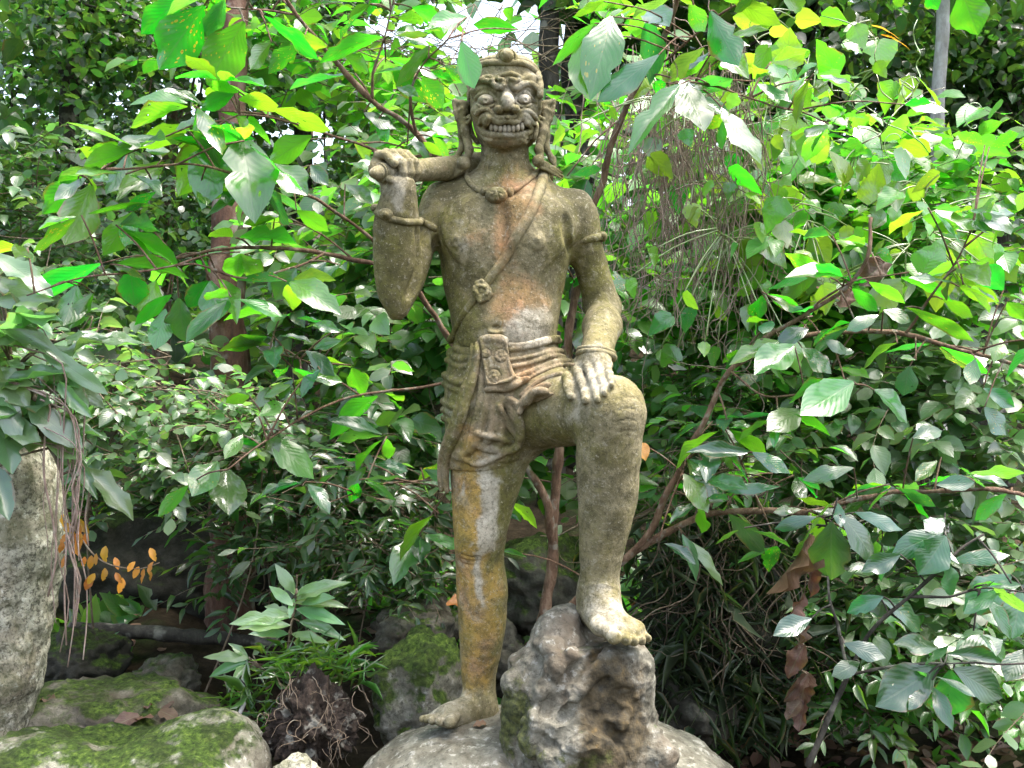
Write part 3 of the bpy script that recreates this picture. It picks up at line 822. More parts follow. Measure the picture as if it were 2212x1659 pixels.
# front panel: hanging pleats, hem, ruffled edge
for p, r in [([(600, 590), (575, 720), (545, 860), (525, 950)], 26), ([(650, 600), (640, 760), (630, 900), (600, 970)], 22), ([(700, 640), (690, 780), (700, 900), (700, 990)], 24), ([(690, 700), (740, 800), (790, 880), (835, 930)], 15), ([(760, 640), (790, 740), (830, 830), (850, 940)], 26), ([(830, 760), (850, 860), (845, 960), (800, 1025)], 24),
             ([(510, 900), (600, 925), (700, 945), (770, 965)], 12), ([(505, 985), (600, 1020), (700, 1035), (790, 1030), (835, 1000)], 18), ([(770, 640), (830, 690), (850, 740)], 18)]:
    P = cl(p, 4, .004); clo.tube(P, r * q, .010)
P = cl([(840, 745), (880, 690), (940, 655), (1000, 640), (1050, 622), (1095, 603)], 4, .010); clo.tube(P, np.linspace(20, 8, len(P)) * q, .004)
for o_ in (0, 18, 36, 54):
    P = cl([(850 + o_, 690 - o_ * .2), (900 + o_ * .7, 635 - o_ * .5), (960 + o_ * .5, 612 - o_ * .6), (1030 + o_ * .3, 606 - o_ * .4)], 4, .004); clo.tube(P, 17 * q, .010)
# narrow ochre edge strip and thigh hem
clo.tube(cl([(548, 260), (560, 420), (555, 560), (520, 760), (480, 930), (455, 1040)], 5, .003), 20 * q, .008)
clo.tube(cl([(340, 1080), (420, 1092), (500, 1130), (570, 1130), (650, 1090), (720, 1060)], 4, .001), 15 * q, .008)
clo.tube(cl([(345, 1055), (420, 1062), (480, 1030), (510, 985)], 4, .0), 13 * q, .008)
cloth = stone_field("loincloth", clo, statue, M_CLOTHSTONE, .0009, 40)
# sash end hanging in front, folded over the belt, with flower medallions
flap = box_field([W(*Z3(530, 170), -.25), W(*Z3(930, 620), -.1)], .02, .0026)
def cl2(pts, n=4, off=0.0): return drape([body, clo, flap], [Z3(*p) for p in pts], n, off, False, -.45, .2)
for a0 in np.linspace(0, 1, 6):
    P = cl([(575 + 140 * a0, 205), (585 + 140 * a0, 300), (600 + 145 * a0, 400), (615 + 170 * a0, 490), (630 + 190 * a0 ** 1.1, 545 - 18 * a0)], 4, .006)
    flap.tube(P, 24 * q, .012)
flap.tube(cl([(560, 195), (650, 188), (735, 200)], 3, .010), 24 * q, .01)
for p, r in [([(738, 215), (752, 300), (768, 400), (800, 470), (860, 492), (905, 488)], 9), ([(556, 215), (570, 330), (590, 440), (605, 520)], 8), ([(595, 575), (660, 568), (740, 572), (800, 545), (850, 515), (905, 492)], 20), ([(600, 530), (680, 522), (760, 505), (800, 475)], 8)]:
    flap.tube(cl2(p, 4, .003), r * q, .005)
for (cx, cy, r) in ((703, 318, 52), (590, 300, 38), (652, 470, 52)):
    for j in range(7):
        a = j * 2 * math.pi / 7
        p = raycast([body, clo, flap], *Z3(cx + r * .62 * math.cos(a), cy + r * .62 * math.sin(a)))
        if p is not None: flap.ell(p + np.array((0, .001, 0)), (r * .34 * q, .005, r * .34 * q), .002)
    p = raycast([body, clo, flap], *Z3(cx, cy)); flap.ell(p, (r * .3 * q, .006, r * .3 * q), .002)
    ringp = [Z3(cx + r * math.cos(a), cy + r * math.sin(a)) for a in np.linspace(0, 6.28, 17)]
    flap.tube(drape([body, clo, flap], ringp, 1, 0), .0016, .002, 'sub')
stone_field("sash_flap", flap, cloth, M_CLOTHSTONE)
# long sash tail down the right hip
P = cl2([(528, 235), (522, 330), (508, 430), (470, 560), (430, 690), (395, 810), (350, 930), (310, 1040), (290, 1150), (286, 1250), (296, 1335)], 4, .012)
P[:, 1] = np.minimum(P[:, 1], -.02)
tail = box_field(P, .04, .0032)
tail.tube(P, np.interp(np.linspace(0, 1, len(P)), [0, .3, .6, 1], [24, 34, 36, 20]) * q, .004)
tail.tube(P + np.array((-.016, .012, 0)), np.interp(np.linspace(0, 1, len(P)), [0, .3, .6, 1], [14, 26, 32, 16]) * q, .006)
stone_field("sash_tail", tail, cloth, M_CLOTHSTONE, .001)
# ------------------------------------------------------------------ rocks and ground
def rock_material(name, moss=0.3, pale=1.0, warm=0.0, seed=0.0, stained=False, speck=0.0):
    t = NT(name)
    mp = t.n("Mapping"); mp.inputs["Location"].default_value = (seed, seed * 2.1, seed * .7)
    t.t.links.new(t.obj(), mp.inputs["Vector"]); v = mp.outputs[0]
    big = t.noise(4.5, 5, 0.6, v, 0.3); mid = t.noise(19, 6, 0.7, v); fine = t.noise(110, 3, 0.7, v)
    a, b, c3 = [(0.10 * pale, 0.096 * pale, 0.072 * pale), (0.26 * pale + .01 * warm, 0.25 * pale, 0.195 * pale), (0.46 * pale + .01 * warm, 0.445 * pale, 0.365 * pale)]
    c = t.ramp(mid, [(0.3, a), (0.5, b), (0.7, c3)])
    c = t.mix(t.math('MULTIPLY', t.step(big, .45, .62), .5 + .2 * min(warm, 1)), c, (0.15 * pale + .03 * warm, 0.125 * pale, 0.085 * pale))
    c = t.mix(t.math('MULTIPLY', t.step(t.noise(3.2, 5, .65, v, .5), .54, .62), .75 * min(warm, 1)), c, (.075, .05, .026))
    lich = t.step(t.noise(38, 4, .6, v), .58, .66)
    c = t.mix(t.math('MULTIPLY', lich, .6 if pale > .3 else .08), c, (0.55 * min(pale, 1.1), 0.54 * min(pale, 1.1), 0.47 * min(pale, 1.1)))
    dk = t.step(t.noise(48, 5, .75, v), .46, .35)
    c = t.mix(t.math('MULTIPLY', dk, .75), c, (0.035, 0.033, 0.025))
    if speck:
        c = t.mix(t.math('MULTIPLY', t.step(t.noise(62, 6, .8, v, .4), .5, .42), speck), c, (.06, .055, .04))
        c = t.mix(t.math('MULTIPLY', t.step(t.noise(5, 5, .7, v, .4), .5, .62), speck * .7), c, (.10, .10, .05))
    if stained:
        sm = t.step(t.math('ADD', t.attr("grime"), t.math('MULTIPLY', t.math('SUBTRACT', t.noise(11, 6, .75, v), .5), 1.5)), .3, .7)
        c = t.mix(t.math('MULTIPLY', sm, .88), c, t.ramp(t.noise(30, 5, .7, v), [(.35, (.016, .013, .008)), (.6, (.065, .048, .024)), (.75, (.13, .085, .03))]))
        c = t.mix(t.math('MULTIPLY', t.step(t.math('ADD', t.attr("moss"), t.math('MULTIPLY', t.math('SUBTRACT', t.noise(16, 6, .75, v), .5), 2.4)), .45, .85), .85), c, t.ramp(t.noise(70, 4, .7, v), [(.35, (.012, .018, .005)), (.65, (.09, .10, .025))]))
    # moss likes the flatter faces
    geo = t.n("NewGeometry"); sx = t.n("SeparateXYZ"); t.t.links.new(geo.outputs["Normal"], sx.inputs[0])
    mm = t.math('ADD', t.math('MULTIPLY', sx.outputs["Z"], .35), t.math('MULTIPLY', t.noise(6, 5, .7, v), 1.0))
    msk = t.step(mm, 1.08 - moss * .75, 1.25 - moss * .75)
    mc = t.ramp(t.noise(60, 4, .7, v), [(0.32, (0.008, 0.016, 0.004)), (0.52, (0.045, 0.08, 0.012)), (0.72, (0.13, 0.18, 0.03))])
    mc = t.mix(t.math('MULTIPLY', t.step(t.noise(9, 5, .7, v, .5), .42, .62), .75), mc, t.ramp(t.noise(45, 4, .75, v), [(.35, (.006, .010, .003)), (.65, (.035, .05, .012))]))
    c = t.mix(msk, c, mc)
    h = t.math('ADD', t.math('ADD', t.math('MULTIPLY', mid, .8), t.math('MULTIPLY', fine, .35)), t.math('MULTIPLY', msk, t.noise(240, 3, .8, v)))
    t.bump(h, .8, .012)
    return t.final(c, .92, .2)

def boulder(name, c, r, seed, mat, label, amp=.22, sub=5, rot=0.0, flat=None, group=None, freq=1.6, fine=.02):
    """a lumpy, faceted boulder: icosphere pushed in and out by noise"""
    import bmesh
    bm = bmesh.new(); bmesh.ops.create_icosphere(bm, subdivisions=sub, radius=1)
    v = np.array([x.co[:] for x in bm.verts]); f = np.array([[q.index for q in fc.verts] for fc in bm.faces]); bm.free()
    n1 = fbm(v * freq + seed * 3.1, 4, seed)
    rid = 1 - np.abs(vnoise(v * freq * 1.7 + seed, seed + 5))
    v = v * (1 + amp * n1 - .10 * amp * rid)[:, None]
    rng = np.random.RandomState(seed)
    for _ in range(5):                                   # a few flattened facets
        d = rng.normal(size=3); d /= np.linalg.norm(d); h = rng.uniform(.72, .9)
        e = v @ d; v = v - d * (np.maximum(e - h, 0) * .75)[:, None]
    if flat is not None: v[:, 2] = np.where(v[:, 2] > flat, flat + (v[:, 2] - flat) * .25, v[:, 2])
    v = v * np.array(r)
    v = v + (v / np.linalg.norm(v, axis=1)[:, None]) * (fbm(v * (26 if freq > 2.5 else 14), 5, seed + 9, .68) * fine)[:, None]
    ca, sa = math.cos(rot), math.sin(rot)
    v = np.stack([v[:, 0] * ca - v[:, 2] * sa, v[:, 1], v[:, 0] * sa + v[:, 2] * ca], 1)
    o = link(name, mesh_np(name, v, f), mat); o.location = [float(a) for a in c]
    tag(o, label, "rock", group)
    return o

M_PED = rock_material("lichen_granite", .24, .52, .35, 1.0, True)
M_BASE = rock_material("pale_granite", .05, .54, 0, 4.0)
M_MOSS = rock_material("mossy_granite", .6, .8, 0, 7.0)
M_MOSSY = rock_material("thick_moss_rock", .78, .5, 0, 23.0)
M_MOSS2 = rock_material("dull_mossy_granite", .5, .3, .2, 11.0)
M_TALL = rock_material("pale_lichen_rock", .1, 1.35, .3, 15.0, False, .8)
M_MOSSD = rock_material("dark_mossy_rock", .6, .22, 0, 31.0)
M_BLACK = rock_material("painted_shade_rock", .45, .09, 0, 27.0)  # near-black colour stands in for the hollow's shade
M_DARK = rock_material("dark_rock", .4, .2, 0, 19.0)

# terrain: a clearing that climbs into the wood
def ground_z(x, y):
    x = np.asarray(x, float); y = np.asarray(y, float)
    base = -.62 + .17 * np.clip(y, 0, 3) + .22 * np.clip(y - 3, 0, 60) - .1 * np.clip(y - 40, 0, 400)
    base = base + .10 * np.clip(-x - .5, 0, 3) * np.clip(y + .5, 0, 1)
    P = np.stack([x.ravel(), y.ravel(), 0 * x.ravel()], 1)
    return base + (.16 * fbm(P * .6, 3, 71) + .05 * fbm(P * 3.1, 3, 73)).reshape(x.shape)
def axis_pts(): 
    a = np.concatenate([np.linspace(0, 4, 90), np.linspace(4.1, 14, 50), np.linspace(15, 60, 30), np.linspace(70, 300, 10)])
    return np.concatenate([-a[:0:-1], a])
gx, gy = np.meshgrid(axis_pts(), axis_pts(), indexing='ij')
gz = ground_z(gx, gy)
n = gx.shape[0]; ii = np.arange(n * n).reshape(n, n)
gf = np.stack([ii[:-1, :-1], ii[1:, :-1], ii[1:, 1:], ii[:-1, 1:]], -1).reshape(-1, 4)
t = NT("forest_floor")
gc = t.ramp(t.noise(7, 6, .7), [(.3, (.012, .010, .007)), (.5, (.045, .033, .02)), (.7, (.10, .07, .045))])
gc = t.mix(t.step(t.noise(1.3, 4, .6), .5, .62), gc, t.ramp(t.noise(16, 5, .7), [(.35, (.012, .025, .008)), (.65, (.05, .085, .02))]))
t.bump(t.noise(30, 6, .75), .9, .05)
g_o = link("ground", mesh_np("ground", np.stack([gx, gy, gz], -1).reshape(-1, 3), gf), t.final(gc, .95, .1))
tag(g_o, kind="structure")

# stone the raised foot stands on: craggy, with a peak beside the foot
ped = Field((W(1040, 1700, -.25)[0], -.50, -.20), (W(1500, 1300, -.2)[0], .10, .37), .0046)
ped.loft([(1392, 1165, 1392, -.22, 108), (1415, 1120, 1402, -.215, 118), (1460, 1100, 1406, -.21, 122), (1510, 1093, 1408, -.205, 126), (1560, 1088, 1412, -.2, 130), (1610, 1088, 1420, -.2, 136), (1660, 1088, 1445, -.2, 144), (1720, 1080, 1470, -.2, 150)], .03, 2.6)
ped.tube([W(1225, 1338, -.2), W(1205, 1385, -.22), W(1160, 1430, -.24)], [.035, .06, .06], .04)
ped.tube([W(1268, 1362, -.15), W(1225, 1360, -.2)], [.05, .045], .04)
rng = np.random.RandomState(5)
for (x, y, Yd, r) in [(1190, 1400, -.31, .035), (1215, 1440, -.335, .04), (1180, 1500, -.34, .03), (1230, 1520, -.36, .045), (1275, 1490, -.36, .03), (1180, 1560, -.36, .05), (1240, 1590, -.385, .06), (1150, 1600, -.36, .04), (1270, 1600, -.38, .055), (1210, 1640, -.39, .05), (1120, 1470, -.28, .04), (1140, 1540, -.33, .03), (1330, 1560, -.36, .03), (1300, 1640, -.37, .05), (1420, 1640, -.3, .05), (1400, 1600, -.28, .04)]:
    ped.ell(W(x, y, Yd), (r * 1.1, r * .8, r * .9), .018)
for pts in ([(1300, 1405), (1250, 1440), (1215, 1490), (1170, 1540)], [(1310, 1470), (1265, 1520), (1215, 1550)], [(1200, 1610), (1260, 1560), (1330, 1590)], [(1160, 1420), (1140, 1480), (1120, 1560)]):
    ped.tube(drape([ped], pts, 4, 0, False, -.5, .1), .013, .02, 'sub')
for j in range(18):
    a = raycast([ped], rng.uniform(1100, 1400), rng.uniform(1370, 1650), -.5, .1)
    if a is not None: ped.ball(a + np.array((0, .004, 0)), rng.uniform(.006, .016), .008)
ped.cone(W(1290, 1338, -.21), W(1345, 1395, -.345), .03, .03, .01, 'sub')        # hollow worn for the sole
v, f = ped.mesh()
v = v + normals(v, f) * (.010 * (1 - 2 * np.abs(vnoise(v * 9, 22))) + .007 * fbm(v * 19, 4, 21, .55) - .003 * np.abs(vnoise(v * 40, 23)))[:, None]
rw = np.random.RandomState(8); cell = np.stack([rw.uniform(a, b, 420) for a, b in zip(v.min(0), v.max(0))], 1); hgt = rw.uniform(-1, 1, 420)
vw = v + .02 * np.stack([fbm(v * 14 + 7 * i, 2, 60 + i) for i in range(3)], 1)
D2 = ((vw ** 2).sum(1)[:, None] + (cell ** 2).sum(1)[None] - 2 * vw @ cell.T); near = np.argpartition(D2, 2, axis=1)[:, :2]
dd = np.sqrt(np.maximum(np.take_along_axis(D2, near, 1), 0)); o1 = np.argsort(dd, 1); near = np.take_along_axis(near, o1, 1); dd = np.take_along_axis(dd, o1, 1)
edge = np.clip((dd[:, 1] - dd[:, 0]) / .012, 0, 1)
top = np.clip((.27 - v[:, 2]) / .06, 0, 1)                 # keep the worn top under the foot
v = v + normals(v, f) * ((.006 * hgt[near[:, 0]] * edge - .002 * (1 - edge)) * top)[:, None]
ped_me = mesh_np("pedestal_rock", v, f)
float_attr(ped_me, "moss", 1.1 * np.exp(-(((v[:, 0] - .0) / .07) ** 2 + ((v[:, 2] - .08) / .14) ** 2)) + .7 * np.exp(-(((v[:, 0] - .2) / .09) ** 2 + ((v[:, 2] - .0) / .05) ** 2)))
float_attr(ped_me, "grime", 1.35 * np.exp(-(((v[:, 0] - .27) / .085) ** 2 + ((v[:, 2] - .10) / .15) ** 2)) + .7 * np.exp(-(((v[:, 0] - .12) / .05) ** 2 + ((v[:, 2] + .06) / .05) ** 2)) + .12)
o = link("pedestal_rock", ped_me, M_PED)
tag(o, "craggy lichen-spotted stone block under the statue's raised foot", "rock")

# broad boulder everything stands on
bs = Field((-.62, -.72, -.72), (.95, .62, .08), .011)
bs.ell((.10, -.05, -.33), (.60, .55, .31), .05)
bs.ell((-.10, -.05, -.22), (.33, .36, .19), .1)
bs.ell((.35, -.05, -.28), (.36, .42, .2), .1)
bs.ell((.1, -.02, -.6), (.7, .6, .3), .1)
v, f = bs.mesh(); nn = normals(v, f)
v = v + nn * (.02 * fbm(v * 5, 3, 33) + .006 * fbm(v * 24, 4, 35, .6))[:, None]
o = link("base_boulder", mesh_np("base_boulder", v, f), M_BASE)
tag(o, "broad pale grey boulder that the stone statue stands on", "rock")

def brock(px, py, Y, rx, ry, rd, seed, mat, label, **k):
    return boulder("boulder", W(px, py, Y), (RP(rx, Y), rd, RP(ry, Y)), seed, mat, label, **k)
brock(905, 1500, .36, 108, 135, .2, 3, M_MOSSY, "rounded green mossy boulder just behind the statue's standing leg", amp=.14)
brock(905, 1360, .8, 95, 62, .2, 8, M_MOSS2, "low mossy rock with an orange leaf, behind the standing calf", amp=.2)
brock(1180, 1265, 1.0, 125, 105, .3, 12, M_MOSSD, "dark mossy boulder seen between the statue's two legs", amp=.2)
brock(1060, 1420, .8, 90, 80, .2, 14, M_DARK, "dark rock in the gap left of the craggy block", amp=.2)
brock(240, 1585, .55, 235, 125, .32, 17, M_MOSS2, "wide flat dull-green boulder with brown leaves on it", amp=.13, flat=.75)
brock(345, 1480, .95, 75, 60, .2, 22, M_MOSS2, "small angular rock behind the flat dull-green boulder", amp=.2)
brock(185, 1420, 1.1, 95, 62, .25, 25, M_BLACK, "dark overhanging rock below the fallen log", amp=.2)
brock(330, 1255, 2.1, 300, 150, .5, 41, M_BLACK, "added rock face, painted black for shade, at the back of the hollow behind the log", amp=.2)  # added to darken the hollow; the shade is in its colour
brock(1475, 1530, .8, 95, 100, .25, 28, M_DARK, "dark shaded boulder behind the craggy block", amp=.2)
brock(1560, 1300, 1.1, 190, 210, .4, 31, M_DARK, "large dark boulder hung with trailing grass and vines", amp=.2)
brock(648, 1672, -.15, 52, 32, .08, 34, M_TALL, "small pale stone at the foot of the dark root clump", amp=.2, sub=4)
brock(1825, 1640, 1.1, 52, 110, .12, 36, M_TALL, "pale upright stone standing in the sunlit grass", amp=.12, sub=4)
brock(2080, 1690, 1.4, 120, 50, .3, 38, M_TALL, "low pale rock half buried in pink leaf litter", amp=.15, sub=4)
# mossy two-humped boulder at lower left
mb = Field((-1.5, -.6, -.75), (-.55, .5, .05), .010)
mb.ell(W(430, 1682, -.05), (.19, .27, .18), .05)
mb.ell(W(215, 1710, -.05), (.30, .30, .15), .12)
mb.ell(W(20, 1715, -.05), (.24, .28, .165), .12)
mb.ell((-.98, -.05, -.55), (.5, .4, .25), .15)
v, f = mb.mesh(); nn = normals(v, f)
v = v + nn * (.025 * fbm(v * 5, 3, 43) + .007 * fbm(v * 28, 4, 45, .6))[:, None]
o = link("boulder", mesh_np("boulder", v, f), M_MOSS)
tag(o, "bright green mossy boulder with two humps beside the tall pale rock", "rock")
# tall leaning pale rock with the fern on top
tr = Field((-1.95, -.15, -.75), (-1.15, .75, .95), .011)
tr.loft([(900, -120, 55, .3, 90), (960, -140, 95, .3, 110), (1030, -150, 112, .3, 120), (1120, -150, 121, .3, 120), (1210, -150, 121, .3, 118), (1300, -150, 112, .3, 112), (1400, -150, 95, .3, 105), (1500, -140, 74, .3, 95), (1600, -130, 48, .3, 85), (1720, -120, 20, .3, 75), (1800, -120, 10, .3, 70)], .03, 2.4)
v, f = tr.mesh(); nn = normals(v, f)
v = v + nn * (.022 * fbm(v * 4.5, 3, 53) + .007 * fbm(v * 26, 4, 55, .6))[:, None]
o = link("standing_rock", mesh_np("standing_rock", v, f), M_TALL)
tag(o, "tall leaning pale lichened rock with a fern clump on top", "rock")

# ------------------------------------------------------------------ bark
def bark_material(name, a, b, c2, scale=1.0):
    t = NT(name)
    mp = t.n("Mapping"); mp.inputs["Scale"].default_value = (1, 1, .35); t.t.links.new(t.obj(), mp.inputs[0])
    n1 = t.noise(14 * scale, 6, .7, mp.outputs[0]); n2 = t.noise(70 * scale, 4, .7)
    c = t.ramp(n1, [(.3, a), (.5, b), (.7, c2)])
    c = t.mix(t.math('MULTIPLY', t.step(t.noise(9 * scale, 4), .55, .68), .6), c, (.26, .25, .21))
    t.bump(t.math('ADD', n1, t.math('MULTIPLY', n2, .5)), .8, .012)
    return t.final(c, .85, .25)
M_STEM = bark_material("red_brown_stem", (.05, .03, .018), (.145, .085, .055), (.27, .19, .135), 3)
M_BARK = bark_material("red_trunk_bark", (.03, .018, .013), (.095, .048, .032), (.17, .12, .09))
M_PALEBARK = bark_material("pale_trunk_bark", (.16, .15, .13), (.33, .32, .30), (.5, .5, .48))
M_DARKBARK = bark_material("dark_trunk_bark", (.012, .011, .009), (.04, .035, .028), (.09, .08, .065))
M_TWIG = bark_material("grey_twig", (.06, .045, .03), (.15, .11, .075), (.25, .2, .15), 3)
M_VINE = bark_material("dry_vine", (.12, .08, .06), (.28, .20, .16), (.44, .35, .30), 3)

# dark clump of roots and soil
rc = boulder("root_clump", W(675, 1555, .08), (RP(98), .14, RP(95)), 61, bark_material("soil_roots", (.008, .006, .005), (.026, .018, .013), (.07, .05, .038), 2.5), "dark brown clod of soil and torn roots beside the mossy boulder", amp=.26, fine=.022, freq=2.6, sub=6)
rc["category"] = "root clump"
rr_ = random.Random(4); parts = []
for i in range(45):
    p = W(rr_.uniform(580, 775), rr_.uniform(1450, 1620), rr_.uniform(-.08, .02)); P = [p]
    d = np.array((rr_.uniform(-1, 1), rr_.uniform(-.8, .2), rr_.uniform(-1, .3)))
    for k in range(6):
        d = d * .75 + np.array((rr_.uniform(-.6, .6), rr_.uniform(-.5, .4), rr_.uniform(-.7, .3))); P.append(P[-1] + d / np.linalg.norm(d) * .016)
    parts.append(tube_data(catmull(P, 2), rr_.uniform(.0006, .0014), 5))
v, f = merge(parts); rm = link("root_fibres", mesh_np("root_fibres", v - np.array(rc.location), f), M_TWIG); rm.parent = rc; rm["kind"] = "stuff"
# fallen log
P = catmull([W(150, 1362, 1.25), W(300, 1366, 1.25), W(450, 1378, 1.22), W(600, 1386, 1.2)], 8)
v, f = tube_data(P, np.linspace(.032, .026, len(P)), 14); v = v + (fbm(v * 25, 3, 4) * .006)[:, None]
tag(link("fallen_log", mesh_np("fallen_log", v, f), M_DARKBARK), "thin dark fallen log lying across the shaded hollow", "log")
P = catmull([W(500, 1588, .1), W(512, 1555, .12), W(528, 1518, .14)], 4)
v, f = tube_data(P, .007, 8); tag(link("broken_stick", mesh_np("broken_stick", v, f), M_PALEBARK), "short bare white stick leaning by the mossy boulder", "stick")
# ------------------------------------------------------------------ leaves
def leaf_material(name, base, back, spots=0.0, rough=.3, per='object', hue=.08, val=.42, trans=.5, vein=9.0, gloss=.75, holes=False):
    t = NT(name)
    rnd = t.rand() if per == 'object' else t.attr("rnd")
    sx = t.n("SeparateXYZ"); t.t.links.new(t.uv(), sx.inputs[0])
    u, v = sx.outputs["X"], sx.outputs["Y"]
    av = t.math('ABSOLUTE', t.math('SUBTRACT', v, .5))
    mid = t.step(av, .035, .012)
    ph = t.math('FRACT', t.math('SUBTRACT', t.math('MULTIPLY', u, vein), t.math('MULTIPLY', av, vein * .75)))
    side = t.step(t.math('ABSOLUTE', t.math('SUBTRACT', ph, .5)), .10, .03)
    veins = t.math('MAXIMUM', mid, t.math('MULTIPLY', side, .55))
    hs = t.n("HueSaturation"); t.put(hs.inputs["Color"], base)
    t.put(hs.inputs["Hue"], t.math('ADD', .5 - hue * .6, t.math('MULTIPLY', rnd, hue)))
    r2 = t.math('FRACT', t.math('MULTIPLY', rnd, 17.31))
    t.put(hs.inputs["Value"], t.math('ADD', 1 - val, t.math('MULTIPLY', r2, 2 * val)))
    hb = t.n("HueSaturation"); t.put(hb.inputs["Color"], back)
    t.put(hb.inputs["Hue"], t.math('ADD', .5 - hue * .6, t.math('MULTIPLY', rnd, hue)))
    t.put(hb.inputs["Value"], t.math('ADD', 1 - val, t.math('MULTIPLY', r2, 2 * val)))
    c, b = hs.outputs[0], hb.outputs[0]
    blotch = t.noise(3.2, 3, .6, t.uv())
    c = t.mix(t.math('MULTIPLY', t.step(blotch, .45, .7), .3), c, t.mix(.5, c, (.02, .05, .015)))
    if spots > 0:
        off = t.n("VectorMath", operation='ADD'); t.t.links.new(t.uv(), off.inputs[0])
        cmb = t.n("CombineXYZ"); t.put(cmb.inputs[0], t.math('MULTIPLY', rnd, 37.0)); t.put(cmb.inputs[1], t.math('MULTIPLY', r2, 11.0)); t.t.links.new(cmb.outputs[0], off.inputs[1])
        d = t.voro(11, off.outputs[0]); patch = t.noise(2.2, 3, .6, off.outputs[0])
        amt = t.math('MULTIPLY', t.step(t.math('FRACT', t.math('MULTIPLY', rnd, 7.7)), 1 - spots, 1.0), t.step(patch, .38, .6))
        s1 = t.math('MULTIPLY', t.step(t.math('SUBTRACT', d, t.math('MULTIPLY', amt, .32)), .06, -.06), t.step(amt, .02, .2))
        s2 = t.math('MULTIPLY', t.step(t.math('SUBTRACT', d, t.math('MULTIPLY', amt, .14)), .03, -.03), t.step(amt, .1, .4))
        c = t.mix(s1, c, (.34, .30, .02)); b = t.mix(s1, b, (.75, .62, .03))
        c = t.mix(s2, c, (.18, .05, .01)); b = t.mix(s2, b, (.42, .12, .01))
    brn = t.math('MULTIPLY', t.step(t.math('ADD', av, t.math('MULTIPLY', t.math('SUBTRACT', t.noise(5, 4, .7, t.uv()), .5), .5)), .42, .52), t.step(t.math('FRACT', t.math('MULTIPLY', rnd, 29.3)), .55, .8))
    c = t.mix(t.math('MULTIPLY', brn, .8), c, (.16, .09, .03)); b = t.mix(t.math('MULTIPLY', brn, .8), b, (.22, .12, .03))
    b = t.mix(t.math('MULTIPLY', t.step(t.noise(2.5, 4, .65, t.uv()), .4, .7), .35), b, t.mix(.5, b, (.4, .5, .02)))
    c = t.mix(t.math('MULTIPLY', veins, .32), c, t.mix(.35, c, (.5, .6, .3)))
    b = t.mix(t.math('MULTIPLY', veins, .45), b, t.mix(.5, b, (.02, .06, .01)))
    h = t.math('SUBTRACT', t.math('MULTIPLY', t.math('ABSOLUTE', t.math('SUBTRACT', ph, .5)), .9), t.math('MULTIPLY', mid, .5))
    nrm = t.bump(h, .26, .004)
    t.final(c, rough, .85)
    t.bsdf.inputs['Coat Weight'].default_value = gloss; t.bsdf.inputs['Coat Roughness'].default_value = .13; t.bsdf.inputs['Coat IOR'].default_value = 1.8
    tr = t.n("BsdfTranslucent"); t.put(tr.inputs["Color"], b); t.t.links.new(nrm, tr.inputs["Normal"])
    mx = t.n("MixShader"); mx.inputs[0].default_value = trans
    t.t.links.new(t.bsdf.outputs[0], mx.inputs[1]); t.t.links.new(tr.outputs[0], mx.inputs[2]); t.t.links.new(mx.outputs[0], t.out.inputs["Surface"])
    if holes:            # insect damage
        hm = t.math('MULTIPLY', t.step(t.math('ADD', t.voro(3.1, off.outputs[0]), t.math('MULTIPLY', t.noise(14, 2, .5, t.uv()), .08)), .125, .115), t.step(t.math('FRACT', t.math('MULTIPLY', rnd, 53.7)), .55, .56))
        tp = t.n('BsdfTransparent'); m2 = t.n('MixShader'); t.put(m2.inputs[0], hm); t.t.links.new(mx.outputs[0], m2.inputs[1]); t.t.links.new(tp.outputs[0], m2.inputs[2]); t.t.links.new(m2.outputs[0], t.out.inputs['Surface'])
    return t.m

